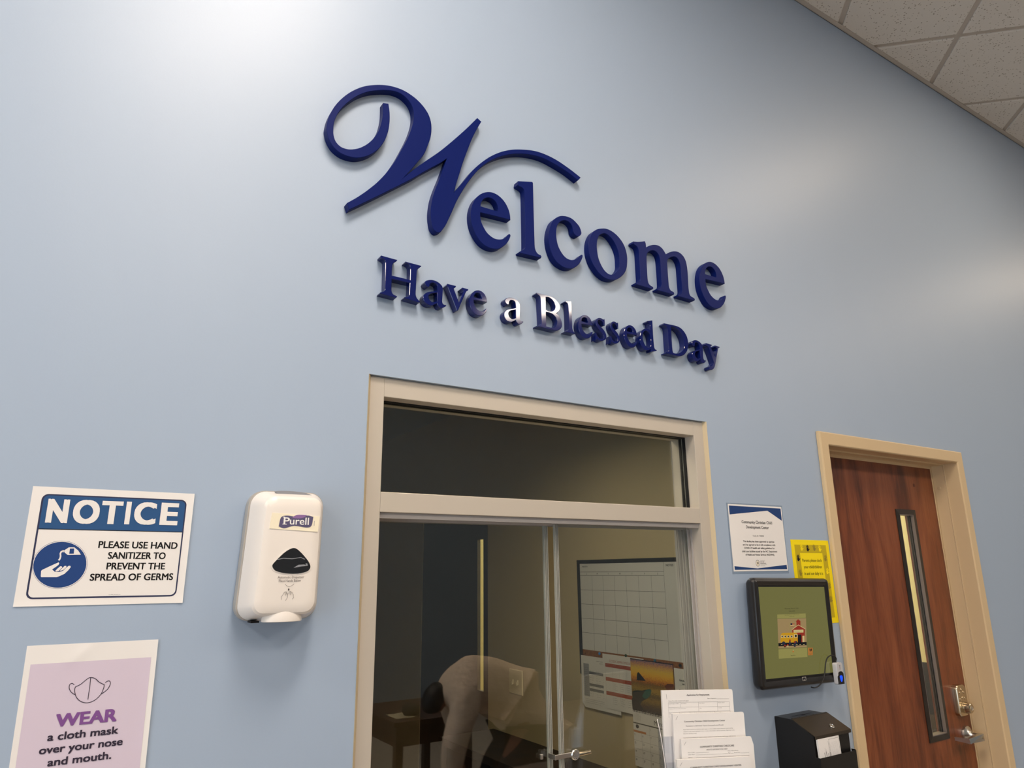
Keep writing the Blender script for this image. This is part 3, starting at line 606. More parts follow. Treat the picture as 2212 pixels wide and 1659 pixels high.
# --- NOTICE sign
n = thing('notice_sign', 'white landscape paper sign reading NOTICE with a blue header and hand sanitizer pictogram', 'sign', wp(225, 1180))
sh = Sheet(wp(71.6, 1049.9), wp(420.3, 1066.8), wp(393.8, 1302.1), wp(27.8, 1311), .2794, .2159)
sh.lift = lambda a, b: .0020*max(0, a-.96)/.04+.0016*max(0, (.05-b)/.05)*(.3+.7*abs(a-.6))
MB_ = MB(); sh.paper(MB_, nu=50, nv=40); MB_.build('paper_sheet', M_PAPER, n, smooth=60)
b = MB(); o1 = rrect(.0165, .2665, .0125, .2025, .011); i1 = rrect(.0195, .2640, .0155, .2000, .009)
put_poly(b, sh, [o1, i1], hh=.0006); b.build('border_line', M_FRAMEINK, n)
b = MB(); hb = [p for p in rrect(.0195, .2640, .0155, .2000, .009) if p[1] > .137]; hb = hb+[(.0195, .1385), (.2640, .1385)]
put_poly(b, sh, hb, hh=.0006); b.build('header_band', M_NBLUE, n)
b = MB()
def nt(px, py):
    q = at(px*.19892, 1030+py*.19892, W0); u, v = .14, .1
    for _ in range(12):
        p = sh(u, v); e = q-p; u += e.x; v += e.z
    return (u, v)
for ch, lf, rt, bs, tp in (('N', (486, 501), (765, 244), 501, 242), ('O', (793, 380), (1082, 385), 512, 250), ('T', (1113, 285), (1342, 290), 514, 265), ('I', (1346, 516), (1434, 270), 516, 270), ('C', (1457, 400), (1703, 345), 521, 275), ('E', (1727, 524), (1950, 286), 525, 284)):
    p = (nt(*lf)[0], nt((lf[0]+rt[0])/2, bs)[1]); q = (nt(*rt)[0], nt((lf[0]+rt[0])/2, tp)[1])
    if ch == 'I': put_poly(b, sh, rect(p[0], q[0], p[1], q[1]), hh=.0010)
    else: put_text(b, sh, ch, (p[0]+q[0])/2, p[1]+(.0006 if ch in 'OC' else 0), (q[1]-p[1])*(.97 if ch in 'OC' else 1), q[0]-p[0], bold=.042, hh=.0010, res=6)
b.build('heading_lettering', M_PAPER, n)
b = MB(); put_poly(b, sh, [(.0195, .1385), (.2640, .1385), (.2640, .1372), (.0195, .1372)], hh=.0008)
for s_, cx, y, wd in (('PLEASE USE HAND', .1890, .1045, .139), ('SANITIZER TO', .1885, .0843, .101), ('PREVENT THE', .1890, .0645, .102), ('SPREAD OF GERMS', .1850, .0440, .144)):
    put_text(b, sh, s_, cx, y, .0128, wd, bold=.024, res=4)
put_text(b, sh, 'www.AllFreePrintables.com', .158, .0175, .0011, .020, res=1)
b.build('message_lettering', M_INK, n)
b = MB(); cx, cy = .0655, .0765
def ntr(px, py):                                          # pictogram trace -> sheet coordinates
    q = at(60+px*.09642, 1140+py*.09642, W0); TLc, TRc, BRc, BLc = sh.c
    u, v = .05, .08
    for _ in range(12):
        p = sh(u, v); e = q-p; u += e.x; v += e.z
    return (u, v)
put_poly(b, sh, [ntr(*p) for p in ellipse(718, 830, 600, 508, 44, R(-14))], hh=.0006)
put_poly(b, sh, [[ntr(*p) for p in ellipse(718, 830, 624, 532, 44, R(-14))], [ntr(*p) for p in ellipse(718, 830, 618, 526, 44, R(-14))]], hh=.0006)
def white(pts, hh=.0009): put_poly(b, sh, [ntr(*p) for p in pts], 1, hh)
white([(300, 965), (330, 940), (500, 860), (690, 775), (705, 795), (690, 830), (640, 870), (545, 935), (610, 990), (700, 990), (790, 965), (850, 905), (920, 850), (955, 855), (962, 885), (900, 960), (820, 1035), (720, 1080), (650, 1108), (305, 1108), (290, 1090)])
white([(612, 972), (660, 920), (730, 862), (765, 870), (770, 890), (690, 970), (640, 980)], .0011); white([(715, 960), (780, 895), (830, 852), (865, 858), (862, 885), (790, 950), (750, 960)], .0011)
white([(835, 495), (920, 440), (1045, 440), (1130, 510), (1190, 605), (895, 610), (830, 560)])
put_poly(b, sh, [ntr(*p) for p in ((945, 465), (1040, 465), (1030, 580), (928, 582))], 0, .0012)
white(stroke([(770, 525), (745, 545), (730, 580), (735, 640), (720, 695), (690, 730)], 36))
for k in range(3): white([(775+22*k, 500), (790+22*k, 500), (785+22*k, 550), (770+22*k, 548)])
b.build('pictogram', [M_PICTO, M_PAPER], n)
# --- mask poster
mtl, mtr, mbr, mbl = Vector((-.0142, W0, 1.5700)), Vector((.1980, W0, 1.5690)), Vector((.2000, W0, 1.2900)), Vector((-.0130, W0, 1.2915))
n = thing('mask_poster', 'lilac and white paper poster with a face mask drawing and the word WEAR', 'poster', (mtl+mbr)/2)
sh = Sheet(mtl, mtr, mbr, mbl, .2159, .2794)
sh.lift = lambda a, b: .0025*max(0, (a-.93)/.07)+.0035*max(0, 1-abs((a-.40)-(b-.93)*1.5)/.06)*max(0, 1-abs(b-.93)/.09)
b = MB(); sh.paper(b, nu=24, nv=28); b.build('paper_sheet', M_PAPER, n, smooth=60)
b = MB(); nu, nv = 24, 28
vs = [sh(.0095+.197*i/nu, .008+.2395*j/nv, .0008) for j in range(nv+1) for i in range(nu+1)]
b.add(vs, [(j*25+i, j*25+i+1, (j+1)*25+i+1, (j+1)*25+i) for j in range(nv) for i in range(nu)]); b.build('lilac_panel', M_LILAC, n, smooth=60)
b = MB()
def mtr_(px, py):
    q = at(px*.18027, 1360+py*.18027, W0); u, v = .1, .2
    for _ in range(12):
        p = sh(u, v); e = q-p; u += e.x; v += e.z
    return (u, v)
def mline(pts, n_=5, wd=.0011, closed=False):
    q = [mtr_(*p) for p in pts]
    if closed: q = smoothloop(q, n_); q = q+[q[0]]
    else:
        e = [q[0]]
        for k in range(len(q)-1):
            p0 = Vector(q[max(k-1, 0)]); p1 = Vector(q[k]); p2 = Vector(q[k+1]); p3 = Vector(q[min(k+2, len(q)-1)])
            for s_ in range(1, n_+1):
                t_ = s_/n_; e.append(tuple(.5*((2*p1)+(p2-p0)*t_+(2*p0-5*p1+4*p2-p3)*t_**2+(3*p1-p0-3*p2+p3)*t_**3)))
        q = e
    put_poly(b, sh, stroke(q, wd), hh=.0013)
mline([(903, 684), (960, 658), (1010, 618), (1060, 580), (1100, 573), (1145, 590), (1190, 630), (1250, 658)])
mline([(903, 684), (895, 720), (903, 780), (930, 830), (980, 865), (1040, 876), (1100, 862), (1160, 825), (1210, 770), (1238, 710), (1250, 658)])
mline([(1086, 578), (1075, 680), (1052, 838)])
mline([(890, 660), (865, 643), (838, 655), (828, 695), (845, 738), (875, 765), (905, 780)]); mline([(1260, 635), (1290, 615), (1315, 618), (1320, 650), (1295, 705), (1250, 745), (1215, 768)])
b.build('mask_drawing', M_PLUM, n)
b = MB(); x, y = mtr_(665, 1175); x2, y2 = mtr_(1390, 1110); put_text(b, sh, 'WEAR', (x+x2)/2-.0005, y+.001, .0215, .0985, bold=.040, hh=.0013, res=5); b.build('wear_lettering', M_PURPLE, n)
b = MB()
for s_, pa, pb in (('a cloth mask', (563, 1334), (1413, 1252)), ('over your nose', (462, 1495), (1465, 1388)), ('and mouth.', (563, 1640), (1330, 1552))):
    p, q = mtr_(*pa), mtr_(*pb); put_text(b, sh, s_, (p[0]+q[0])/2, (p[1]+q[1])/2+.0005, .0128, q[0]-p[0], bold=.030, hh=.0013, res=4)
b.build('message_lettering', M_PLUM, n)
# --- laminated certificate
cc = [Vector((1.8535, 0, 1.8945)), Vector((2.1250, 0, 1.8940)), Vector((2.1255, 0, 1.6800)), Vector((1.8545, 0, 1.6800))]
n = thing('certificate', 'laminated white certificate with navy corner shapes, above the touch screen', 'certificate', (1.989, 0, 1.787))
lam = [Vector((1.8465, -.0002, 1.8985)), Vector((2.1300, -.0002, 1.8990)), Vector((2.1300, -.0002, 1.6705)), Vector((1.8475, -.0002, 1.6715))]
sh = Sheet(*[p+Vector((0, -.0006, 0)) for p in cc], .2794, .2159)
b = MB(); b.hexa([p for p in lam]+[p+Vector((0, -.0003, 0)) for p in lam]); b.build('laminate_sleeve', M_LAM, n)
b = MB(); sh.paper(b); b.build('paper_sheet', M_PAPER, n)
b = MB()
put_poly(b, sh, [(.005, .2105), (.2745, .2105), (.2745, .168), (.2010, .2005), (.005, .1815)], hh=.0006); b.build('corner_shape', M_NAVYINK, n); b = MB()
put_poly(b, sh, [(.005, .005), (.2745, .005), (.2745, .0195), (.118, .0085), (.005, .0165)], hh=.0006)
b.build('corner_shape', M_NAVYINK, n)
b = MB()
for s_, y, h, wd, bo in (('Community Christian Child', .1545, .0098, .158, .014), ('Development Center', .1380, .0098, .118, .014), ('Facility ID: 7400808', .1120, .0048, .056, 0), ('This facility has been approved to operate', .0930, .0058, .161, .016),
                         ('and has agreed to be in full compliance with', .0822, .0058, .168, .016), ('COVID-19 health and safety guidelines for', .0715, .0058, .158, .016), ('child care facilities issued by the NC Department', .0607, .0058, .182, .016), ('of Health and Human Services (NCDHHS).', .0500, .0058, .150, .016)):
    put_text(b, sh, s_, .1400, y, h, wd, bold=bo, res=2)
b.build('lettering', M_INK, n)
b = MB(); put_poly(b, sh, [ellipse(.1225, .0255, .0098, .0105), ellipse(.1225, .0255, .0085, .0091)], 0, .0006); put_poly(b, sh, ellipse(.1225, .0255, .0072, .0078), 1, .0006)
for x in (.119, .1225, .126): put_poly(b, sh, rect(x-.0010, x+.0010, .0215, .030), 0, .0008)
for k, (s_, h) in enumerate((('NC DEPARTMENT OF', .0017), ('HEALTH AND', .0028), ('HUMAN SERVICES', .0028))): put_text(b, sh, s_, .1360, .0325-k*.0045, h, (.024, .021, .030)[k], align='L', bold=.02*(k > 0), res=1)
put_poly(b, sh, rect(.136, .170, .0205, .0209), 0, .0006); put_poly(b, sh, rect(.136, .160, .0165, .0172), 0, .0006)
b.build('seal', [M_GREYINK, M_OLIVE if False else M_STICK], n)
# --- yellow notice
yl = [Vector((2.1560, W0, 1.7840)), Vector((2.3685, W0, 1.7830)), Vector((2.3735, W0, 1.5010)), Vector((2.1590, W0, 1.5020))]
n = thing('yellow_notice', 'bright yellow paper notice with handprint border, partly behind the touch screen', 'notice', (2.265, 0, 1.64))
sh = Sheet(*yl, .2159, .2794)
b = MB(); sh.paper(b); b.build('paper_sheet', M_YELLOW, n)
b = MB(); put_poly(b, sh, [rect(.018, .198, .018, .2625), rect(.044, .172, .060, .235)], hh=.0006)
def hand(cx, cy, a, s, mi):
    ca, sa = math.cos(a), math.sin(a); tf = lambda x, y: (cx+(x*ca-y*sa)*s, cy+(x*sa+y*ca)*s)
    put_poly(b, sh, [tf(*p) for p in ellipse(0, 0, .0062, .0070, 12)], mi, .0009)
    for fx, fy, fa, ln in ((-.0052, .0085, .35, .0062), (-.0018, .0112, .1, .0072), (.0018, .0112, -.1, .0072), (.0050, .0085, -.35, .0062), (.0082, .0005, -1.0, .0055)):
        put_poly(b, sh, [tf(*p) for p in ellipse(fx, fy, .0016, ln/1.6, 8, fa)], mi, .0009)
for cx, cy, a, mi in ((.056, .249, 0, 1), (.090, .247, 0, 0), (.128, .249, .1, 2), (.160, .247, .1, 1), (.031, .214, 0, 0), (.034, .165, .2, 2), (.185, .214, -.3, 2), (.187, .170, -.2, 1), (.187, .120, -.2, 2), (.186, .075, -.2, 2), (.032, .110, 0, 1), (.032, .060, 0, 2), (.08, .038, 0, 0), (.12, .038, 0, 1), (.165, .036, 0, 2)):
    hand(cx, cy, a, 1.0, mi+1)
b.build('border_print', [M_OLIVE, M_INK, M_YELLOW, mat('olive ink', (148, 128, 30), .7)], n)
b = MB()
for s_, y, wd in (('Parents please clock', .2055, .110), ('your child/children', .1835, .102), ('in and out daily it is', .1615, .104), ('the law!', .1395, .044)): put_text(b, sh, s_, .108, y, .0098, wd, res=3, bold=.004)
b.build('lettering', M_INK, n)

# ================================================================== HAND SANITIZER DISPENSER
n = thing('sanitizer_dispenser', 'white automatic hand sanitizer dispenser with a dark window, left of the reception window', 'dispenser', (.416, 0, 1.60))
def dring(y, ins, dz0=0, dz1=0, taper=.006, r=.032):
    x0, x1, z0, z1 = .3335+ins, .4985-ins, 1.5965+ins*.55+dz0, 1.8625-ins*.8-dz1
    rr = max(.012, r-ins*.45); zm, zh = (z0+z1)/2, (z1-z0)/2
    return [(((x+taper*((z-zm)/zh)*(1 if x < .416 else .3))), y, z) for x, z in rrect(x0, x1, z0, z1, rr, 8)]
b = MB(); b.loft([dring(-.0003, .002), dring(-.012, .0), dring(-.031, .001), dring(-.0315, .006)])
b.build('back_plate', M_GPLAST, n, smooth=35)
b = MB(); b.loft([dring(-.0316, .0045), dring(-.036, .0035), dring(-.060, .0115), dring(-.0845, .0200, .002, .001), dring(-.0890, .0240, .004, .003), dring(-.0912, .0300, .007, .006), dring(-.0922, .0400, .014, .012)])
b.build('front_cover', M_WPLAST, n, smooth=24)
YD = -.0926
def dfn(u, v, h=0.0): return Vector((u, YD-h, v))
b = MB(); b.slab([(.3705, 1.7790), (.4705, 1.7740), (.4730, 1.8060), (.3735, 1.8110)], dfn, -.004, .0006); st = b.build('logo_sticker', M_STICK, n)
b = MB(); put_poly(b, dfn, smoothloop([(.3885, 1.7835, 1), (.3920, 1.8020), (.4040, 1.8060), (.4250, 1.8040), (.4470, 1.8075), (.4590, 1.8050, 1), (.4560, 1.7860), (.4450, 1.7825), (.4200, 1.7855), (.4000, 1.7800)], 4), 0, .0010)
put_poly(b, dfn, smoothloop([(.4150, 1.8020), (.4250, 1.8080), (.4450, 1.8082, 1), (.4400, 1.8035), (.4300, 1.8010)], 4), 1, .0012)
put_text(b, dfn, 'P', .3975, 1.7880, .0142, .0125, 2, .02, align='L', hh=.0015, res=4); put_text(b, dfn, 'urell', .4105, 1.7880, .0148, .0395, 2, .012, align='L', hh=.0015, res=4)
for x0, x1, z in ((.3955, .4045, 1.7876), (.3955, .4000, 1.8020)): put_poly(b, dfn, rect(x0, x1, z, z+.0014), 2, .0015)
put_poly(b, dfn, rect(.4615, .4622, 1.7865, 1.7965), 0, .0010)
b.build('logo_print', [M_LOGO, M_LOGOP, M_WINK], st)
tri = smoothloop([(.4215, 1.7405), (.4330, 1.7355), (.4520, 1.7165), (.4590, 1.7035), (.4540, 1.6945), (.4340, 1.6895), (.4080, 1.6905), (.3880, 1.6960), (.3815, 1.7050), (.3860, 1.7130), (.4060, 1.7330)], 5)
b = MB(); b.slab([((x-.42)*1.07+.42, (z-1.712)*1.08+1.712) for x, z in tri], dfn, -.006, .0005); b.build('window_bezel', M_WPLAST, n)
b = MB(); b.slab(tri, dfn, -.006, .0012); wn = b.build('level_window', M_SMOKE, n)
b = MB(); put_poly(b, dfn, stroke([(.3905, 1.7175), (.402, 1.7200), (.420, 1.7190), (.438, 1.7215), (.446, 1.7180)], .0014), 0, .0016); put_poly(b, dfn, [(.424, 1.7010), (.434, 1.7070), (.446, 1.7075), (.452, 1.7045), (.440, 1.7035)], 0, .0016); put_poly(b, dfn, [(.4480, 1.7090), (.4515, 1.7100), (.4535, 1.7055), (.4500, 1.7040)], 0, .0016)
b.build('bag_folds', M_DGREY, wn)
b = MB(); put_text(b, dfn, 'Automatic Dispenser', .4205, 1.6805, .0046, .0535, hh=.0010, res=2); put_text(b, dfn, 'Place Hands Below', .4190, 1.6735, .0046, .0445, hh=.0010, res=2)
for pth in ([(.4095, 1.6690), (.4125, 1.6660), (.4180, 1.6635), (.4235, 1.6660), (.4275, 1.6695)], [(.4175, 1.6610), (.4160, 1.6575), (.4175, 1.6555), (.4190, 1.6575), (.4177, 1.6610)], [(.4040, 1.6390), (.4035, 1.6440), (.4070, 1.6495), (.4090, 1.6535), (.4125, 1.6545), (.4160, 1.6500)], [(.4160, 1.6500), (.4160, 1.6430), (.4125, 1.6370)], [(.4170, 1.6500), (.4205, 1.6550), (.4245, 1.6530), (.4275, 1.6480), (.4285, 1.6430), (.4260, 1.6395)], [(.4100, 1.6525), (.4125, 1.6470)], [(.4120, 1.6535), (.4145, 1.6485)], [(.4215, 1.6540), (.4200, 1.6490)], [(.4235, 1.6525), (.4215, 1.6475)]):
    put_poly(b, dfn, stroke(pth, .0006), 0, .0010)
b.build('instruction_print', M_GREYINK, n)
MB().lathe([(.0001, 0), (.0018, 0), (.0016, .0008), (.0001, .0008)], (.3835, -.0905, 1.6520), (0, -1, 0), 12).build('sensor_hole', M_INK, n)
b = MB(); nz = lambda k, z: [(.4145+.0405*k*u, -.066-.0265*k*max(v, -.9), z) for u, v in [(math.cos(2*math.pi*q/28), math.sin(2*math.pi*q/28)) for q in range(28)]]; b.loft([nz(.94, 1.5955), nz(1.0, 1.5965), nz(1.0, 1.600), nz(.97, 1.608), nz(.86, 1.620)]); b.build('nozzle_lip', M_WPLAST, n, smooth=40)
b = MB(); b.slab(smoothloop([(.385, 1.8585), (.415, 1.8605), (.447, 1.8585), (.4665, 1.8530, 1), (.447, 1.8490), (.420, 1.8480), (.400, 1.8510)], 5), lambda u, v, h: Vector((u, -.052-h, v)), 0, .006); b.build('latch', M_DGREY, n)
b = MB(); b.box(.356, .372, -.060, -.030, 1.5945, 1.598); b.build('bottom_slot', M_INK, n)

# ================================================================== TOUCH SCREEN, FINGERPRINT READER, SUGGESTION BOX
n = thing('touch_screen', 'black wall-mounted touch screen showing an olive page with a school bus picture', 'touch screen', (2.08, 0, 1.49))
YM = -.052
fr = [Vector((1.884, YM, 1.6605)), Vector((2.2725, YM, 1.6525)), Vector((2.2650, YM, 1.3205)), Vector((1.8765, YM, 1.3285))]
def mframe(u, v, y):                                     # 0..1 across and up the front
    TL, TR, BR, BL = fr; p = (TL*(1-u)+TR*u)*v+(BL*(1-u)+BR*u)*(1-v); return Vector((p.x, y, p.z))
def mring(ins, y, r): return [mframe(u, v, y) for u, v in rrect(ins, 1-ins, ins*1.15, 1-ins*1.15, r, 6)]
b = MB(); b.loft([mring(.06, -.0003, .03), mring(.045, -.006, .04), mring(.012, -.016, .05), mring(.0, -.026, .05), mring(0, -.042, .045), mring(.010, YM+.003, .035), mring(.028, YM, .02)], cap1=False)
b.loft([mring(.028, YM, .02), mring(.034, YM+.0005, .018), mring(.062, YM+.004, .01), mring(.064, YM+.009, .01)], cap0=False)
b.build('housing', M_BLACKP, n, smooth=30)
sc_ = [mframe(.0655, .915, YM+.0052), mframe(.935, .915, YM+.0052), mframe(.935, .095, YM+.0052), mframe(.0655, .095, YM+.0052)]
b = MB(); q = [mframe(u, v, YM+.0060) for u, v in ((.055, .93), (.945, .93), (.945, .085), (.055, .085))]; b.hexa(q+[p+Vector((0, .004, 0)) for p in q]); b.build('inner_bezel', M_BLACKP, n)
sh = Sheet(*sc_, .338, .270)
b = MB(); q = sh.c; b.hexa([p for p in q]+[p+Vector((0, .0006, 0)) for p in q]); scn = b.build('screen', M_SCREEN, n)
SM = [scr('tan', (150, 126, 84), .9), scr('red', (140, 44, 28), .9), scr('yellow', (186, 136, 20), .95), scr('black', (22, 20, 22), .5), scr('white', (196, 176, 120), .9), scr('navy', (40, 44, 62), .7), scr('text', (48, 48, 30), .5), scr('light olive', (140, 134, 74), .9), scr('orange', (168, 108, 48), .9)]
b = MB()
def sp(px, py):                                          # trace of the picture on the screen
    q = at(1680+px*.07836, 1300+py*.07836, YM+.005); u, v = .17, .13
    for _ in range(12):
        p = sh(u, v); e = q-p; u += e.x/ .99; v += e.z
    return (u, v)
def spoly(pts, mi, h): put_poly(b, sh, [sp(*p) for p in pts], mi, h)
spoly([(-10, 470), (780, 455), (800, 1250), (20, 1285)], 0, .0003)
spoly([(-15, 350), (770, 320), (775, 440), (-10, 460)], 7, .0002); spoly([(20, 1310), (810, 1260), (820, 1520), (30, 1570)], 7, .0002)
spoly([(510, 535), (622, 530), (625, 660), (515, 665)], 1, .0006); spoly([(490, 545), (560, 478), (630, 540)], 1, .0006)
spoly([(395, 765), (565, 645), (745, 745), (745, 1110), (400, 1130)], 1, .0006); spoly([(430, 775), (705, 765), (705, 845), (435, 850)], 4, .0008)
spoly([(380, 765), (565, 628), (765, 745), (745, 750), (565, 645), (400, 770)], 4, .0007)
spoly([(550, 905), (645, 900), (648, 1115), (553, 1120)], 3, .0008); spoly([(675, 940), (730, 935), (735, 1105), (680, 1110)], 4, .0008)
spoly([(333, 560), (345, 560), (350, 870), (338, 870)], 7, .0006)
spoly([(345, 590), (460, 585), (460, 680), (347, 680)], 4, .0007)
for yy in (590, 628, 664): spoly([(345, yy), (460, yy-4), (460, yy+13), (346, yy+15)], 1, .0009)
spoly([(345, 590), (395, 588), (396, 635), (346, 637)], 5, .0010)
put_poly(b, sh, smoothloop([sp(*p)+e for p, e in (((75, 1120), (1,)), ((78, 930), ()), ((110, 870), ()), ((170, 855), ()), ((470, 850), ()), ((540, 890), ()), ((545, 1120), (1,)))], 4), 2, .0009)
for x in (85, 170, 255, 345): spoly([(x, 925), (x+62, 922), (x+62, 990), (x, 993)], 4, .0011); put_poly(b, sh, [sp(*p) for p in ellipse(x+31, 955, 19, 22, 12)], 5, .0013)
spoly([(440, 895), (535, 890), (545, 985), (440, 990)], 4, .0011); put_poly(b, sh, [sp(*p) for p in ellipse(490, 940, 30, 34, 12)], 3, .0013)
spoly([(12, 1140), (790, 1105), (792, 1195), (15, 1225)], 3, .0010)
for x in (85, 385, 495, 590, 690): spoly([(x, 1168), (x+45, 1165), (x+45, 1178), (x, 1181)], 4, .0012)
for x, y, r in ((155, 1140, 48), (490, 1120, 42)): put_poly(b, sh, [sp(*p) for p in ellipse(x, y, r, r, 16)], 5, .0013)
for x, y, h_, mi in ((325, 1110, 150, 5), (460, 1160, 160, 5), (190, 1225, 60, 3), (265, 1205, 55, 4), (695, 1020, 0, 4)):
    if h_: spoly([(x-26, y+h_/2), (x-20, y-h_/6), (x+20, y-h_/6), (x+26, y+h_/2)], mi, .0015); put_poly(b, sh, [sp(*p) for p in ellipse(x, y-h_*.32, 24, 26, 12)], 1, .0017)
spoly([(830, 1265), (965, 1265), (965, 1470), (835, 1475)], 8, .0004)
spoly([(872, 1290), (890, 1290), (895, 1360), (880, 1365)], 3, .0007); spoly([(905, 1300), (935, 1285), (930, 1350), (905, 1370)], 3, .0007)
put_poly(b, sh, [sp(*p) for p in ellipse(425, 1370, 24, 26, 14)], 8, .0005); put_poly(b, sh, [sp(*p) for p in ellipse(425, 1335, 10, 14, 10)], 4, .0005)
for s_, pa, pb, h in (('Wednesday, March 15, 2023', (190, 205), (565, 195), .0036), ('12:40:18 PM', (310, 275), (470, 270), .0036), ('Community Christian Child Development', (185, 375), (590, 365), .0022), ('Center, NC', (320, 415), (455, 412), .0022), ('Start Here...', (355, 1490), (500, 1485), .0034), ('Sign In', (870, 1450), (945, 1445), .0024)):
    p, q = sp(*pa), sp(*pb); put_text(b, sh, s_, (p[0]+q[0])/2, (p[1]+q[1])/2, h, q[0]-p[0], 6, hh=.0008, res=1)
spoly([(435, 783), (700, 772), (700, 838), (440, 843)], 4, .0009); p, q = sp(470, 835), sp(670, 828); put_text(b, sh, 'SCHOOL', (p[0]+q[0])/2, p[1], .0028, q[0]-p[0], 7, hh=.0012, res=1)
b.build('screen_picture', SM, scn)
b = MB(); lx = 1.722/1; 
mf = lambda u, v, h=0.0: mframe(u/.389, v/.332, YM+.0025-h)
put_poly(b, mf, [rect(.196, .215, .0085, .0275), rect(.1975, .2135, .0100, .0260)], 0, .0008); put_text(b, mf, 'elo', .2055, .0118, .0092, .0130, 0, hh=.0008, bold=.02, res=3)
b.build('logo_mark', mat('light logo', (190, 184, 176), .4), n)

n = thing('fingerprint_reader', 'small silver fingerprint reader glowing blue, stuck to the touch screen corner', 'fingerprint reader', (2.252, -.06, 1.345))
ya, yb = -.0665, YM-.0002
fp = rrect(2.2330, 2.2665, 1.3170, 1.3835, .005, 4)
b = MB(); b.loft([[(x, yb, z) for x, z in fp], [(x, ya+.002, z) for x, z in fp], [(2.25+(x-2.25)*.94, ya, 1.350+(z-1.350)*.97) for x, z in fp]]); b.build('casing', mat('silver reader casing', (206, 204, 206), .3, .2), n, smooth=35)
fn = lambda u, v, h=0.0: Vector((u, ya-h, v))
b = MB(); b.slab(smoothloop([(2.2340, 1.3180, 1), (2.2660, 1.3180, 1), (2.2660, 1.3480), (2.2600, 1.3555), (2.2500, 1.3570), (2.2405, 1.3540), (2.2385, 1.3460), (2.2340, 1.3430)], 4), fn, -.001, .0006); b.build('sensor_hood', M_BLACKP, n)
put = MB(); put.slab(smoothloop([(2.2450, 1.3420), (2.2500, 1.3445), (2.2560, 1.3430), (2.2580, 1.3370), (2.2555, 1.3290), (2.2510, 1.3250), (2.2475, 1.3290), (2.2455, 1.3360)], 4), fn, -.001, .0012)
put.build('sensor_window', mat('blue sensor glow', (10, 30, 160), .1, emit=((22, 70, 255), 1.6)), n)
b = MB(); put_poly(b, fn, [ellipse(2.2508, 1.3745, .0026), ellipse(2.2508, 1.3745, .0016)], 0, .0004); put_poly(b, fn, rect(2.2480, 2.2535, 1.3680, 1.3695), 1, .0004); put_poly(b, fn, rect(2.2460, 2.2560, 1.3640, 1.3648), 0, .0004); b.build('logo_print', [M_INK, mat('red ink', (170, 50, 50), .5)], n)
pth = [at(1590+x*.17485, 1230+y*.17485, y_) for x, y, y_ in ((1236, 1128, -.060), (1236, 1100, -.060), (1215, 1072, -.060), (1180, 1062, -.060), (1145, 1075, -.059), (1120, 1110, -.058), (1105, 1170, -.0575), (1098, 1250, -.057), (1085, 1340, -.057), (1050, 1410, -.057), (1010, 1448, -.056), (965, 1462, -.050), (930, 1455, -.035))]
pp = [pth[0]]
for k in range(len(pth)-1):
    p0, p1, p2, p3 = pth[max(k-1, 0)], pth[k], pth[k+1], pth[min(k+2, len(pth)-1)]
    for s_ in (.25, .5, .75, 1): pp.append(.5*((2*p1)+(p2-p0)*s_+(2*p0-5*p1+4*p2-p3)*s_**2+(3*p1-p0-3*p2+p3)*s_**3))
MB().tube(pp, .0019, 8).build('cable', M_RUBBER, n, smooth=60)

BX0, BX1 = 1.9815, 2.1565
n = thing('suggestion_box', 'black steel suggestion box with sloped locking lid and card pocket, below the touch screen', 'suggestion box', (2.07, -.07, .96))
yt, yf, zt, zf = -.0655, -.138, 1.2400, 1.2045
b = MB(); sd = [(-.0003, .96), (-.0003, zt), (yt, zt), (yf+.003, zf-.001), (yf+.003, .96)]
b.loft([[(BX0+.001, y, z) for y, z in sd], [(BX1-.001, y, z) for y, z in sd]]); b.build('body', M_BLACKM, n, bevel=.0008)
b = MB(); up = Vector((0, -(zt-zf), (yt-yf))).normalized(); up = Vector((0, -up.y if up.z < 0 else up.y, abs(up.z)))
nrm = Vector((0, -(zt-zf), abs(yt-yf))).normalized()
def lid(u, v, h=0.0):                                     # u across 0..1, v from the hinge to the lip 0..1
    p = Vector((BX0-.0015+(BX1-BX0+.003)*u, yt+(yf-.003-yt)*v, zt+(zf-.0012-zt)*v)); return p+nrm*h
b.hexa([lid(0, 0, .0004), lid(1, 0, .0004), lid(1, 1, .0004), lid(0, 1, .0004), lid(0, 0, .0022), lid(1, 0, .0022), lid(1, 1, .0022), lid(0, 1, .0022)])
e = Vector((0, 0, -.009)); l0, l1 = lid(0, 1, .0022), lid(1, 1, .0022); b.hexa([l0, l1, l1+e, l0+e]+[p+Vector((0, .0014, 0)) for p in (l0, l1, l1+e, l0+e)])
ld = b.build('lid', mat('wrinkle lid with painted sheen', (54, 46, 36), .34, .1, .5, bump=(420, .5, .001)), n)  # lid black lifted to brown, standing in for the reflection on it
b = MB()
for k in range(5): b.tube([(BX0+.001+(BX1-BX0-.002)*k/5, yt, zt+.0018), (BX0-.001+(BX1-BX0-.002)*(k+1)/5, yt, zt+.0018)], .0024, 10)
b.build('hinge', M_BLACKM, n, smooth=40)
c = lid(.66, .70, .0022); lo_ = MB().lathe([(.0001, 0), (.0088, 0), (.0088, .0022), (.0074, .0034), (.0070, .0022), (.0001, .0022)], c, nrm, 24).build('cam_lock', M_CHROME, ld, smooth=30)
b = MB(); p = c+nrm*.0026; b.box(p.x-.0045, p.x+.0045, p.y-.0011, p.y+.0011, p.z-.0004, p.z+.0009); b.build('key_slot', M_STEEL, lo_)
b = MB(); ft = lambda u, v, h=0.0: Vector((u, v, zt+.0002+h)); put_poly(b, ft, [(2.020, -.0375), (2.060, -.0375), (2.0625, -.0450), (2.079, -.0450), (2.0815, -.0375), (2.119, -.0375), (2.119, -.0335), (2.020, -.0335)], 0, .0003); b.build('paper_slot', M_INK, n)
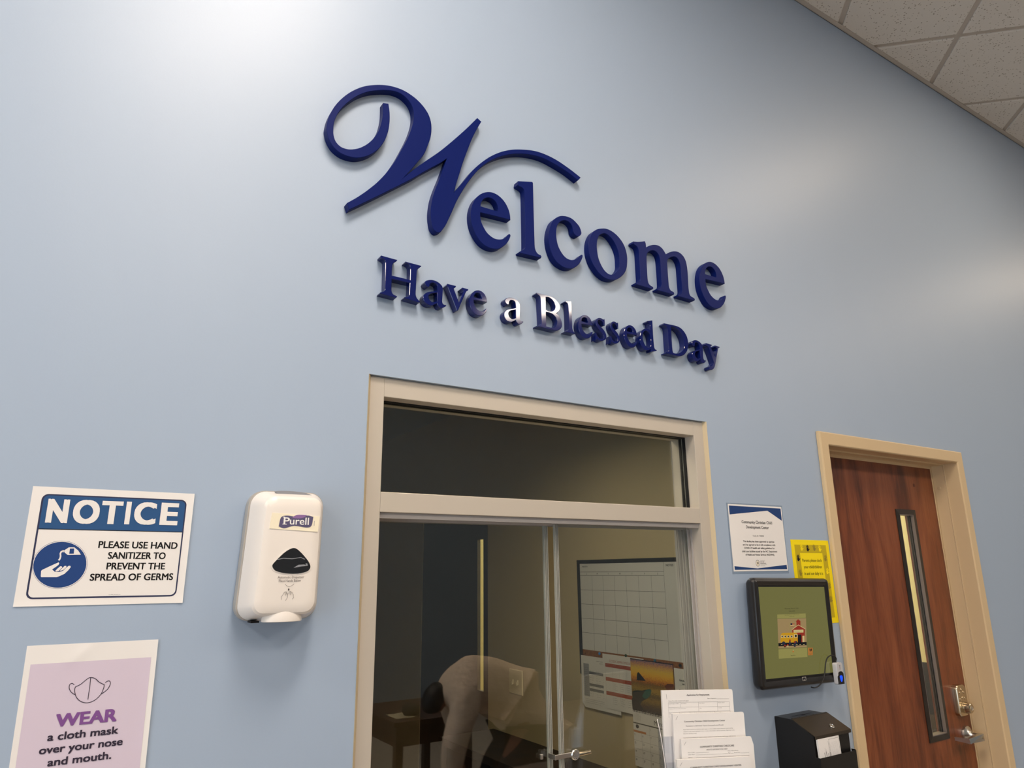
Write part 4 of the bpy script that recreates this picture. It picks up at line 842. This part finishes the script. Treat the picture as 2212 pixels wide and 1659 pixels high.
b = MB(); yp = -.1505; zp = 1.1475
b.box(BX0+.001, BX1+.0030, yp, yp+.0014, .965, zp); b.box(BX0+.001, BX0+.0024, yp+.0014, yf+.003, .965, zp); b.box(BX1+.0016, BX1+.0030, yp+.0014, -.1352, .965, zp+.002); b.box(BX0+.001, BX1+.003, yp, yf+.003, .962, .965)
b.build('card_pocket', M_BLACKM, n)
n = thing('card_stack', 'stack of white printed comment cards in the front pocket of the black box', 'card stack', (2.03, -.143, 1.1))
cs = Sheet(Vector((1.9870, -.1435, 1.1965)), Vector((2.0950, -.1405, 1.1960)), Vector((2.0960, -.1450, 1.0960)), Vector((1.9880, -.1480, 1.0965)), .108, .100)
b = MB(); b.hexa([p for p in cs.c]+[p+Vector((0, .0055, 0)) for p in cs.c]); b.build('cards', M_PAPER, n)
b = MB(); put_poly(b, cs, [rect(.054, .1035, .004, .0945), rect(.0546, .1029, .0046, .0939)], 0, .0003); put_poly(b, cs, rect(.0500, .0508, .045, .0900), 0, .0003); put_poly(b, cs, rect(.0575, .0580, .020, .0850), 0, .0003)
for k in range(7): put_poly(b, cs, rect(.0640+.0052*k, .0643+.0052*k, .030+.002*(k % 3), .0860), 0, .0003)
for x, y in ((.030, .075), (.0350, .070)): put_poly(b, cs, rect(x, x+.0005, .040, y), 0, .0003)
for x, y0, y1 in ((.0245, .048, .062), (.0335, .050, .064), (.0430, .046, .058), (.0525, .044, .060)): put_poly(b, cs, rect(x, x+.0016, y0, y1), 0, .0003)
b.build('card_print', M_GREYINK, n)

# ================================================================== TIERED FORM HOLDER ON THE COUNTER
YAW, ROLL = R(-15), R(-2.4)
UX = Matrix.Rotation(YAW, 3, 'Z') @ (Matrix.Rotation(-ROLL, 3, 'Y') @ Vector((1, 0, 0)))
UN = Matrix.Rotation(YAW, 3, 'Z') @ Vector((0, -1, 0))
UZ = (Vector((0, 0, 1))-UX*UX.z-UN*.0).normalized(); UZ = (UZ-UX*UZ.dot(UX)+UN*-.05).normalized(); UN = UX.cross(UZ)*1.0
TIERS = [Vector((1.418, -.096, 1.378)), Vector((1.433, -.108, 1.322)), Vector((1.440, -.118, 1.264)), Vector((1.4005, -.168, 1.2235))]
PW, PH = .2159, .2794
hl = thing('form_holder', 'clear acrylic four-tier form holder standing on the reception counter', 'form holder', (1.48, -.12, 1.058))
def lp_(o, x, z, h): return o+UX*x+UZ*z+UN*h
O1 = TIERS[0]
b = MB()
def plate(x0, x1, za, zb, h, t=.0025): b.hexa([lp_(O1, x, z, h+d) for d in (0, t) for x, z in ((x0, za), (x1, za), (x1, zb), (x0, zb))])
ZB = (1.0585-O1.z)/UZ.z
plate(-.008, PW+.008, ZB+.012, -.070, -.006)
tops = [-.110, -.168, -.226, -.262]
for k, zt_ in enumerate(tops): plate(-.008, PW+.008, ZB+.018, zt_, .0075+.0150*k)
b.build('pocket_panels', M_ACRYL, hl)
b = MB()
for x in (-.0105, PW+.0085):
    pr = [(-.006, -.070), (.0095, -.108), (.0245, -.166), (.0395, -.224), (.055, -.260), (.055, ZB+.014), (-.006, ZB+.010)]
    b = MB(); b.loft([[lp_(O1, x, z, h) for h, z in pr], [lp_(O1, x+.0022, z, h) for h, z in pr]]); b.build('side_panel', M_ACRYL, hl)
b = MB(); plate(-.0105, PW+.0105, ZB+.010, ZB+.016, -.006, .061); b.build('holder_base', M_ACRYL, hl)
b = MB()
for x in (-.0112, PW+.0108): b = MB(); b.tube([lp_(O1, x, -.070, -.006), lp_(O1, x, -.110, .0095), lp_(O1, x, -.168, .0245), lp_(O1, x, -.226, .0395), lp_(O1, x, -.262, .0555)], .0011, 6); b.build('acrylic_edge', M_TRANSP, hl)
FORM = ['white Application for Employment forms at the back of the acrylic holder', 'white permission forms in the second tier of the acrylic holder', 'white update information sheets in the third tier of the acrylic holder', 'white forms in the frontmost tier of the acrylic holder, cut by the frame']
for k in range(4):
    hgt = -.006+.0035+.0152*k
    o_ = TIERS[k]-UN*0; base = O1+UN*hgt
    d = (o_-base); dx, dz = d.dot(UX), d.dot(UZ)
    dep = (o_-O1).dot(UN)
    ht = .262 if k == 3 else PH; ht = min(ht, dz-(ZB+.018))
    f = thing('form_stack', FORM[k], 'form stack', base+UX*(dx+PW/2)+UZ*(dz-ht), 'form stacks in the acrylic holder')
    P = lambda x, z, h=0.0: base+UX*(dx+x)+UZ*(dz+z)+UN*h
    sh = Sheet(P(0, 0, .0085), P(PW, 0, .0085), P(PW, -ht, .0085), P(0, -ht, .0085), PW, ht)
    b = MB(); cut = .012 if k == 2 else .004
    b.slab([(0, 0), (PW, 0), (PW, ht-cut*(1.6 if k == 2 else 1)), (PW-cut*.5, ht), (0, ht)], lambda u, v, h: sh(u, v, h), -.0070, 0.0); b.build('forms', M_PAPER, f)
    b = MB(); T_ = lambda s_, cx, dn, h, wd=None, bold=0, align='C', res=2: put_text(b, sh, s_, cx, ht-dn, h, wd, bold=bold, align=align, hh=.0004, res=res)
    Lh = lambda x0, x1, dn, t=.0004: put_poly(b, sh, rect(x0, x1, ht-dn, ht-dn+t), 0, .0003)
    Lv = lambda x, d0, d1, t=.0004: put_poly(b, sh, rect(x, x+t, ht-d1, ht-d0), 0, .0003)
    put_poly(b, sh, stroke([(.012, ht-.009), (.013, ht-.021)] if k == 0 else [(.008, ht-.014), (.014, ht-.006)], .0006), 0, .0004); b.build('staple', M_GREYINK, f); b = MB()
    if k == 0:
        T_('Application for Employment', .108, .0140, .0040, .070, .02); T_('Date of Application:', .150, .0225, .0022, .028); Lh(.165, .203, .0232); T_('Please Print (fully complete both pages)', .018, .0270, .0023, .060, 0, 'L')
        for dn in (.0300, .0420, .0535): Lh(.017, .203, dn)
        Lv(.017, .0300, .066); Lv(.203, .0300, .066); Lv(.052, .0300, .0420); Lv(.107, .0300, .0535); Lv(.165, .0300, .0535); Lv(.048, .0535, .066); Lv(.080, .0535, .066); Lv(.155, .0535, .066)
        for s_, x, dn, wd in (('Last 4 digits of SSN', .019, .0335, .028), ('Last Name', .055, .0335, .016), ('First Name', .110, .0335, .016), ('Middle Name', .168, .0335, .020), ('Address (street number and name)', .019, .0460, .050), ('City', .110, .0460, .006), ('County', .168, .0460, .010), ('State', .019, .0575, .007), ('Zip Code', .051, .0575, .014), ('Phone (home or other) you can be reached', .082, .0575, .066), ('Business Phone', .158, .0575, .022)): T_(s_, x, dn, .0018, wd, 0, 'L', 1)
    elif k == 1:
        T_('Community Christian Child Development Center', .094, .0205, .0036, .124, .01); T_('Permission to Administer Topical Ointment/Lotion/Powder', .094, .0310, .0028, .114)
        for q_, (s_, wd) in enumerate((('Authorization must be provided for staff to apply over-the-counter topical ointments, topical teething', .150), ('ointment or gel, insect repellents, lotions, creams, and powders, such as sunscreen, diapering creams,', .155), ('baby lotion, and baby powder.', .040), ('', 0), ('Item must be provided in its original container and labeled clearly with the child\'s name. Staff will keep', .157), ('Record of dates of products when not in use.', .064))):
            if s_: T_(s_, .028, .0390+.0048*q_, .0021, wd, 0, 'L', 1)
    elif k == 2:
        T_('COMMUNITY CHRISTIAN CHILDCARE', .105, .0215, .0042, .102, .01); T_('UPDATE INFORMATION SHEET', .104, .0285, .0034, .064)
        for s_, x, dn, wd in (('Date of Update:', .018, .0325, .020), ('Date of Enrollment:', .136, .0325, .032), ("Child's Name:", .018, .0375, .020), ('Age:', .136, .0375, .008), ('Birth Date:', .155, .0375, .018), ('Address:', .018, .0440, .012), ("Child's Father:", .018, .0545, .020), ('Home Phone:', .120, .0545, .024), ('Address:', .018, .0600, .012)): T_(s_, x, dn, .0022, wd, 0, 'L', 1)
        for x0, x1, dn in ((.040, .080, .0330), (.040, .135, .0380), (.145, .153, .0380), (.174, .200, .0380), (.040, .200, .0445), (.040, .118, .0550), (.145, .200, .0550), (.040, .200, .0605)): Lh(x0, x1, dn)
    else:
        T_('COMMUNITY CHRISTIAN CHILD DEVELOPMENT CENTER', .112, .0205, .0036, .150, .016)
    b.build('form_print', M_GREYINK, f)

# ================================================================== OFFICE BEHIND THE GLASS
XW = XO-.0003
class SideSheet(Sheet):
    pass
def yz(y, z, h=0.0): return Vector((XW-h, y, z))
n = thing('wall_planner', 'large white dry-erase month planner with black frame and cork strip, on the tan office wall', 'planner', yz(.87, 1.42))
PY0, PY1, PZ0, PZ1 = 1.327, .413, 1.205, 1.738
b = MB()
for y0, y1, z0, z1 in ((PY0, PY0-.024, PZ0, PZ1), (PY1+.024, PY1, PZ0, PZ1), (PY0-.024, PY1+.024, PZ1-.018, PZ1), (PY0-.024, PY1+.024, PZ0, PZ0+.018)): b.box(XW-.0080, XW, y1, y0, z0, z1)
b.build('frame', M_BLACKP, n)
MB().box(XW-.0070, XW, PY1+.0239, PY0-.0239, 1.3185, PZ1-.0179).build('whiteboard', mat('whiteboard', (214, 210, 204), .25), n)
MB().box(XW-.0070, XW, PY1+.0239, PY0-.0239, PZ0+.0179, 1.3184).build('cork_strip', mat('cork', (150, 96, 52), .9, vary=((118, 70, 36), 120, (1, 1, 1))), n)
pf = lambda u, v, h=0.0: Vector((XW-.0071-h, 1.302-u, v))        # u runs to the right in the photo (towards the window)
b = MB(); cols = [.009+.0830*k for k in range(8)]; cols[-1] = .5870
rows = [1.6630, 1.5955, 1.5285, 1.4620, 1.3965, 1.3300]
for z in [1.6800]+rows[:-1]: put_poly(b, pf, rect(.0, .587, z-.0007, z+.0007), 0, .0002)
for k, u in enumerate(cols[1:]): put_poly(b, pf, rect(u-.0006, u+.0006, 1.3190, 1.7195 if k == 6 else 1.6630), 0, .0003)
for k, ch in enumerate('SMTWTFS'): put_text(b, pf, ch, cols[k]+.042, 1.6675, .0075, hh=.0004, res=2, bold=.02)
put_text(b, pf, 'MONTH', .040, 1.7020, .0075, .040, hh=.0004, bold=.02); put_text(b, pf, 'NOTES', .625, 1.7010, .0095, .044, hh=.0004, bold=.03)
b.build('grid_print', M_GREYINK, n)
def side_sheet(label, name, cat, u0, u1, z0, z1, h, prt, cut=0, group=None, mats=None):
    t_ = thing(name, label, cat, Vector((XW-.0082-h, 1.302-(u0+u1)/2, z0)), group)
    f = lambda u, v, hh=0.0: Vector((XW-.0082-h-hh, 1.302-u0-u, z0+v)); W_, H_ = u1-u0, z1-z0
    b_ = MB(); lp2 = [(cut, 0), (W_, 0), (W_, H_), (0, H_), (0, cut*.8)] if cut else rect(0, W_, 0, H_)
    b_.slab(lp2, f, 0, .0008); b_.build('paper_sheet', mat('office paper', (222, 216, 208), .75), t_)
    if prt:
        p_ = MB(); prt(p_, lambda u, v, hh=0.0: f(u, v, hh+.0009), W_, H_); p_.build('sheet_print', mats or [M_GREYINK], t_)
    return t_
G_LT = mat('light grey print', (150, 148, 148), .8); G_MD = mat('mid grey print', (112, 110, 110), .8); RUST = mat('rust red print', (168, 74, 44), .7)
def pr1(p, f, W_, H_):
    put_text(p, f, 'COMMUNITY CHRISTIAN CHILD DEVELOPMENT', .165, H_-.020, .0036, .100, 0, .02, hh=.0004, res=1); put_text(p, f, 'WEEKLY SCHEDULE', .165, H_-.029, .0036, .055, 0, hh=.0004, res=1)
    put_poly(p, f, rect(.018, .060, .050, H_-.035), 1, .0002)
    for k in range(14): put_text(p, f, 'Teacher name', .021, .056+.0092*k, .0030, .026+.006*((k*7) % 3)/2, 0, align='L', hh=.0006, res=1)
    for z0 in (.150, .098, .056+.02): put_poly(p, f, rect(.060, .270, z0, z0+.012), 2, .0002)
    for k in range(12):
        for c_ in range(4): put_text(p, f, 'abc - def', .066+.048*c_, .054+.0100*k, .0026, .020+.005*((k+c_) % 3), 0, align='L', hh=.0005, res=1)
    for k in range(3): put_poly(p, f, rect(.03, .24-.05*k, .038-.008*k, .0386-.008*k), 0, .0003)
side_sheet('grey printed timetable sheet with a clipped corner, pinned left of the employee schedule', 'schedule_sheet', 'paper sheet', -.014, .265, 1.061, 1.291, .0003, pr1, .024, 'papers pinned under the planner', [M_GREYINK, G_LT, G_MD])
def pr2(p, f, W_, H_):
    put_text(p, f, 'CCCDC EMPLOYEE SCHEDULE', .150, H_-.033, .0095, .205, 1, hh=.0004, res=2)
    for k in range(3):
        z = H_-.056-.060*k; put_poly(p, f, rect(.018, .262, z, z+.016), 1, .0002)
        for c_ in range(5): put_text(p, f, 'Mon 00', .025+.048*c_, z+.009, .0026, .020, 2, align='L', hh=.0005, res=1)
        for c_ in range(6): put_poly(p, f, rect(.018+.0488*c_, .0184+.0488*c_, z-.040, z), 0, .0002)
        if k:
            for c_ in range(4):
                for q_ in range(4): put_text(p, f, 'name', .072+.048*c_, z-.009-.0085*q_, .0028, .018+.006*((q_+c_) % 2), 0, align='L', hh=.0004, res=1)
side_sheet('white CCCDC EMPLOYEE SCHEDULE sheet with three rust red bands', 'schedule_sheet', 'paper sheet', .152, .432, 1.078, 1.312, .0016, pr2, 0, 'papers pinned under the planner', [M_GREYINK, RUST, G_LT])
def pr4(p, f, W_, H_):
    for s_, x, z, wd, bo in (('Understanding', .028, H_-.048, .085, .03), ('Weather', .042, H_-.062, .050, .03), ('Watch Out', .022, H_-.084, .034, .02), ('Let\'s make this and', .022, H_-.103, .090, .02), ('conditions', .022, H_-.113, .050, .02), ('at all times', .022, H_-.123, .045, .02)): put_text(p, f, s_, x, z, .0070 if bo > .02 else .0055, wd, 0, bo, align='L', hh=.0004, res=1)
    put_poly(p, f, rect(.062, .072, H_-.092, H_-.074), 0, .0004)
side_sheet('white notice sheet right of the sunset calendar, partly hidden by the window jamb', 'notice_sheet', 'paper sheet', .612, .828, 1.015, 1.294, .0003, pr4, 0, 'papers pinned under the planner', [M_INK])
# picture calendar
def sunset_mat():
    m = bpy.data.materials.new('sunset seascape print'); m.use_nodes = True; nt = m.node_tree; L = nt.links; bs = nt.nodes['Principled BSDF']; bs.inputs['Roughness'].default_value = .35
    tc = nt.nodes.new('ShaderNodeTexCoord'); sx = nt.nodes.new('ShaderNodeSeparateXYZ'); L.new(tc.outputs['Generated'], sx.inputs[0])
    n1 = nt.nodes.new('ShaderNodeTexNoise'); n1.inputs['Scale'].default_value = 22; n1.inputs['Detail'].default_value = 6
    mp = nt.nodes.new('ShaderNodeMapping'); mp.inputs['Scale'].default_value = (1, 9, 26); L.new(tc.outputs['Object'], mp.inputs[0]); L.new(mp.outputs[0], n1.inputs['Vector'])
    ad = nt.nodes.new('ShaderNodeMath'); ad.operation = 'MULTIPLY_ADD'; L.new(n1.outputs['Fac'], ad.inputs[0]); ad.inputs[1].default_value = .34; 
    sb = nt.nodes.new('ShaderNodeMath'); sb.operation = 'SUBTRACT'; L.new(sx.outputs['Z'], sb.inputs[0]); sb.inputs[1].default_value = .17; L.new(sb.outputs[0], ad.inputs[2])
    cr = nt.nodes.new('ShaderNodeValToRGB'); L.new(ad.outputs[0], cr.inputs[0]); cr.color_ramp.interpolation = 'LINEAR'
    els = [(0.0, (26, 20, 14)), (.12, (70, 52, 26)), (.24, (150, 116, 44)), (.33, (74, 62, 34)), (.42, (176, 140, 54)), (.55, (120, 84, 36)), (.60, (196, 112, 34)), (.70, (238, 176, 44)), (.82, (226, 186, 70)), (.92, (196, 138, 100)), (1.0, (112, 98, 128))]
    e = cr.color_ramp.elements; e[0].position = 0; e[0].color = lin(els[0][1]); e[1].position = 1; e[1].color = lin(els[-1][1])
    for p_, c_ in els[1:-1]: k = e.new(p_); k.color = lin(c_)
    L.new(cr.outputs[0], bs.inputs['Base Color']); return m
CU0, CU1 = .348, .608
n = thing('picture_calendar', 'hanging March wall calendar with a sunset seascape photo above its day grid', 'calendar', yz(.83, .877))
cf = lambda u, v, h=0.0: Vector((XW-.0082-.0045-h, 1.302-CU0-u, v))
CW = CU1-CU0
b = MB(); b.slab(rect(0, CW, 1.098, 1.3085), cf, -.0035, .0003); pc = b.build('picture_page', sunset_mat(), n)
b = MB(); ef = lambda u, v, h=0.0: cf(u*CW, 1.098+v*.2105, h+.0004)
put_poly(b, ef, smoothloop([(.14, .585, 1), (.155, .70), (.18, .745), (.21, .74), (.30, .66), (.36, .60, 1)], 4), 0, .0002)
put_poly(b, ef, smoothloop([(.02, .10, 1), (.02, .34), (.12, .385), (.25, .40), (.38, .44), (.46, .42), (.45, .34), (.36, .26), (.25, .20), (.18, .10, 1)], 4), 1, .0002)
put_poly(b, ef, smoothloop([(.26, .30), (.36, .43), (.48, .45), (.44, .33), (.34, .26)], 4), 2, .0004)
put_poly(b, ef, smoothloop([(0.0, .0, 1), (0, .22), (.12, .20), (.22, .10), (.30, .0, 1)], 4), 0, .0004)
put_poly(b, ef, [(.80, .56), (.86, .62), (1.0, .63), (1.0, .52), (.84, .50)], 3, .0002); put_poly(b, ef, [(0, .985), (1, .985), (1, 1), (0, 1)], 0, .0002)
b.build('photo_details', [mat('dark rock print', (18, 15, 14), .5), mat('dark sea print', (32, 40, 34), .5), mat('teal wave print', (34, 92, 80), .5), mat('brown cliff print', (110, 54, 26), .5)], pc)
b = MB(); b.slab(rect(0, CW, .877, 1.096), cf, -.0035, .0003); gp = b.build('month_page', mat('office paper', (222, 216, 208), .75), n)
b = MB()
put_text(b, cf, 'March 2023', .195, 1.0560, .0175, .128, 0, .0, hh=.0008, res=2); put_poly(b, cf, rect(0, CW, 1.0445, 1.0490), 1, .0005); put_text(b, cf, 'January', .030, 1.083, .0030, .018, 0, hh=.0006, res=1)
for q_ in range(5): put_text(b, cf, '1 2 3 4 5 6 7', .030, 1.0770-.0045*q_, .0028, .040, 0, hh=.0006, res=1)
put_poly(b, cf, rect(.0, .078, 1.0180, 1.0440), 2, .0005); put_poly(b, cf, rect(0, .078, 1.0100, 1.0185), 3, .0006); put_poly(b, cf, ellipse(.025, 1.034, .010, .008, 12), 4, .0008)
for k in range(1, 7): put_poly(b, cf, rect(CW/7*1.35*k-.0003, CW/7*1.35*k+.0003, .885, 1.0100 if k < 2 else 1.0440), 0, .0005) if CW/7*1.35*k < CW else None
for k in range(4): put_poly(b, cf, rect(0, CW, .9125+.0325*k, .9130+.0325*k), 0, .0005)
for r_, row in enumerate((('', '', '1', '2', '3'), ('5', '6', '7', '8', '9'), ('12', '13', '14', '15', '16'), ('19', '20', '21', '22', '23'), ('26', '27', '28', '29', '30'))):
    for c_, s_ in enumerate(row):
        if s_: put_text(b, cf, s_, .004+.0502*c_, 1.0330-.0325*r_-.004, .0078, None, 0, align='L', hh=.0007, res=2)
b.build('month_print', [M_INK, mat('dark olive band', (54, 50, 34), .6), mat('office paper', (222, 216, 208), .75), mat('orange photo strip', (186, 112, 40), .5), M_INK], gp)
b = MB()
for k in range(26):
    u = .006+k*.0099; b.tube([cf(u, 1.0925, .0008), cf(u, 1.0925, .0035), cf(u+.001, 1.097, .0052), cf(u+.002, 1.1035, .0035), cf(u+.002, 1.1035, .0008)], .0011, 5)
b.build('spiral_binding', M_RUBBER, n)
for u, z, m_, lab in ((.018, 1.303, mat('brass pin', (150, 100, 50), .3, .5), 'brass drawing pin at the left end of the cork strip'), (.132, 1.309, mat('blue pin', (40, 120, 190), .4), 'blue drawing pin above the grey timetable sheet'), (.318, 1.3165, mat('green pin', (50, 66, 40), .4), 'dark green drawing pin left of the sunset calendar'), (.504, 1.3125, mat('teal pin', (30, 96, 126), .4), 'teal drawing pin holding the top of the sunset calendar'), (.651, 1.307, M_INK, 'black drawing pin above the notice sheet near the window jamb')):
    t_ = MB().lathe([(.0001, 0), (.0022, 0), (.0022, .003), (.0062, .0034), (.0066, .006), (.005, .0085), (.0001, .009)], Vector((XW-.0062, 1.302-u, z)), (-1, 0, 0), 14).build('drawing_pin', m_, None, smooth=35)
    tag(t_, lab, 'drawing pin', 'drawing pins on the cork strip')
n = thing('light_switch', 'double toggle light switch plate on the tan wall beside the office door', 'light switch', yz(1.915, 1.10))
b = MB(); b.hexa([(XW, 1.984, 1.036), (XW, 1.848, 1.036), (XW, 1.848, 1.164), (XW, 1.984, 1.164), (XW-.0055, 1.980, 1.040), (XW-.0055, 1.852, 1.040), (XW-.0055, 1.852, 1.160), (XW-.0055, 1.980, 1.160)]); b.build('plate', mat('ivory switch plate', (226, 212, 168), .3), n)
for y in (1.940, 1.892): MB().hexa([(XW-.0054, y-.005, 1.088), (XW-.0054, y+.005, 1.088), (XW-.0054, y+.005, 1.112), (XW-.0054, y-.005, 1.112), (XW-.017, y-.004, 1.084), (XW-.017, y+.004, 1.084), (XW-.015, y+.004, 1.094), (XW-.015, y-.004, 1.094)]).build('toggle', mat('ivory toggle', (236, 224, 186), .3), n)
n = thing('desk', 'dark brown office desk along the tan wall below the month planner', 'desk', (1.95, 1.1, 0))
MB().box(1.90, XO-.001, .16, 2.16, .79, .826).build('desktop', M_DESK, n, bevel=.002)
for y in (.17, 2.12): MB().box(1.93, XO-.002, y, y+.03, 0, .7899).build('side_panel', M_DESK, n)
MB().box(2.20, 2.215, .2002, 2.1198, .3, .7899).build('modesty_panel', M_DESK, n)

# ================================================================== LOBBY SIDE, SEEN ONLY MIRRORED IN THE GLASS
def virt(px, py, Y): p = at(px, py, Y); return Vector((p.x, .16-p.y, p.z))     # point whose mirror image in the panes falls there
TY = 3.0
n = thing('side_table', 'dark wooden lobby table mirrored in the reception window glass', 'table', (2.1, -2.9, 0))
MB().box(2.00, 2.62, -3.55, -2.80, .725, .755).build('table_top', M_DARKWOOD, n, bevel=.003)
MB().box(2.03, 2.59, -3.52, -2.83, .60, .7249).build('apron', M_DARKWOOD, n)
for x in (2.03, 2.54):
    for y in (-3.52, -2.88): MB().box(x, x+.05, y, y+.05, 0, .5999).build('leg', M_DARKWOOD, n)
o = MB().box(2.06, 2.20, -3.08, -2.90, .7552, .7572).build('paper_sheet', mat('tan paper', (186, 172, 140), .8)); tag(o, 'small tan paper lying on the dark lobby table', 'paper sheet')
o = MB().lathe([(.0001, 0), (.050, 0), (.062, .02), (.060, .055), (.045, .062), (.0001, .062)], (2.20, -2.98, .7574), (0, 0, 1), 24).build('round_basket', mat('dark round basket', (26, 24, 20), .7)); o.data.shade_smooth(); tag(o, 'small dark round basket on the lobby table', 'basket')

def skin(name, nodes, edges, m, parent, root=0, lev=2):
    me = bpy.data.meshes.new(name); o_ = wl(parent); me.from_pydata([tuple(Vector(p[:3])-o_) for p in nodes], edges, [])
    ob = bpy.data.objects.new(name, me); C.objects.link(ob)
    ob.modifiers.new('skin', 'SKIN'); sv = me.skin_vertices[0].data
    for k, p in enumerate(nodes): r_ = p[3]; sv[k].radius = r_ if isinstance(r_, tuple) else (r_, r_); sv[k].use_root = (k == root)
    sd_ = ob.modifiers.new('sub', 'SUBSURF'); sd_.levels = lev; sd_.render_levels = lev
    dg = bpy.context.evaluated_depsgraph_get(); m2 = bpy.data.meshes.new_from_object(ob.evaluated_get(dg)); bpy.data.objects.remove(ob); bpy.data.meshes.remove(me)
    m2.name = name; m2.materials.clear(); m2.materials.append(m); m2.shade_smooth()
    o2_ = bpy.data.objects.new(name, m2); C.objects.link(o2_)
    if parent is not None: o2_.parent = parent
    return o2_
PYR = -2.44
pr = thing('person', 'person in a tan sweater bending over, mirrored in the reception window glass', 'person', (2.6, PYR, 0))
y = PYR
# body: pelvis 0, spine 1-3, neck 4, head 5-6; arms 7-9 / 10-12; legs 13-15 / 16-18
body = [(2.74, y, .72, .13), (2.60, y, .90, .125), (2.42, y, .99, .135), (2.26, y, .985, .12), (2.16, y, .95, .055), (2.12, y, .93, .066), (2.10, y, .90, .068),
        (2.25, y+.17, .93, .055), (2.15, y+.20, .72, .042), (2.14, y+.18, .50, .030), (2.27, y-.17, .93, .055), (2.34, y-.20, .74, .042), (2.36, y-.12, .56, .030),
        (2.72, y+.09, .66, .090), (2.52, y+.11, .46, .062), (2.68, y+.11, .10, .042), (2.72, y-.09, .66, .090), (2.54, y-.11, .46, .062), (2.70, y-.11, .10, .042), (2.085, y, .86, .045), (2.56, y+.12, .05, .035), (2.58, y-.12, .05, .035)]
ed = [(0, 1), (1, 2), (2, 3), (3, 4), (4, 5), (5, 6), (3, 7), (7, 8), (8, 9), (3, 10), (10, 11), (11, 12), (0, 13), (13, 14), (14, 15), (0, 16), (16, 17), (17, 18), (6, 19), (15, 20), (18, 21)]
skin('body', body, ed, M_SKIN, pr)
sw = [(2.76, y, .80, (.165, .185)), (2.64, y, .92, (.165, .185)), (2.50, y, .985, (.165, .190)), (2.36, y, 1.00, (.155, .185)), (2.22, y, .985, (.135, .165)), (2.125, y, .945, (.090, .100)),
      (2.23, y+.185, .93, .098), (2.17, y+.205, .82, .090), (2.13, y+.21, .70, .082), (2.125, y+.195, .60, .072), (2.13, y+.185, .535, .054), (2.29, y-.185, .92, .085), (2.345, y-.205, .76, .066), (2.365, y-.15, .62, .052), (2.80, y, .72, (.150, .170))]
skin('sweater', sw, [(0, 1), (1, 2), (2, 3), (3, 4), (4, 5), (4, 6), (6, 7), (7, 8), (8, 9), (9, 10), (4, 11), (11, 12), (12, 13), (0, 14)], M_SWEATER, pr)
tr = [(2.76, y, .70, .150), (2.72, y+.09, .64, .105), (2.53, y+.11, .46, .080), (2.62, y+.11, .26, .064), (2.685, y+.11, .10, .056), (2.72, y-.09, .64, .105), (2.55, y-.11, .46, .080), (2.64, y-.11, .26, .064), (2.705, y-.11, .10, .056)]
skin('trousers', tr, [(0, 1), (1, 2), (2, 3), (3, 4), (0, 5), (5, 6), (6, 7), (7, 8)], M_TROUS, pr)
skin('hair', [(2.16, y, .975, .06), (2.13, y, .975, .075), (2.10, y, .945, .080), (2.085, y, .90, .074), (2.09, y, .85, .055)], [(0, 1), (1, 2), (2, 3), (3, 4)], M_HAIR, pr)
for sgn, hx, hy, hz, nm in ((1, 2.14, y+.178, .47, 'hand'), (-1, 2.362, y-.112, .525, 'hand')):
    nd = [(hx, hy, hz, (.026, .016)), (hx-.004, hy, hz-.045, (.034, .015)), (hx-.006, hy, hz-.078, (.036, .013))]; eg = [(0, 1), (1, 2)]
    for q_, (off, ln) in enumerate(((-.027, .060), (-.009, .072), (.009, .068), (.026, .054))):
        k = len(nd); nd += [(hx-.008, hy+off*.9, hz-.084, .0085), (hx-.016, hy+off, hz-.084-ln*.5, .0080), (hx-.034, hy+off*1.02, hz-.084-ln*.9, .0068)]; eg += [(2, k), (k, k+1), (k+1, k+2)]
    k = len(nd); nd += [(hx-.012, hy-.034*sgn, hz-.030, .0100), (hx-.026, hy-.050*sgn, hz-.058, .0088), (hx-.036, hy-.052*sgn, hz-.080, .0075)]; eg += [(1, k), (k, k+1), (k+1, k+2)]
    skin(nm, nd, eg, M_SKIN, pr, 0, 1)
for s_ in (.115, -.115):
    x = 2.60; b = MB(); o1 = smoothloop([(x-.12, y+s_), (x-.10, y+s_-.042), (x, y+s_-.046), (x+.11, y+s_-.036), (x+.135, y+s_), (x+.11, y+s_+.036), (x, y+s_+.046), (x-.10, y+s_+.042)], 4)
    b.loft([[(u, v, .0005) for u, v in o1], [(u, v, .022) for u, v in o1], [(x+.03+(u-x-.03)*.86, y+s_+(v-y-s_)*.86, .065) for u, v in o1], [(x+.08+(u-x-.08)*.42, y+s_+(v-y-s_)*.8, .105) for u, v in o1]]); b.build('shoe', M_RUBBER, pr, smooth=50)
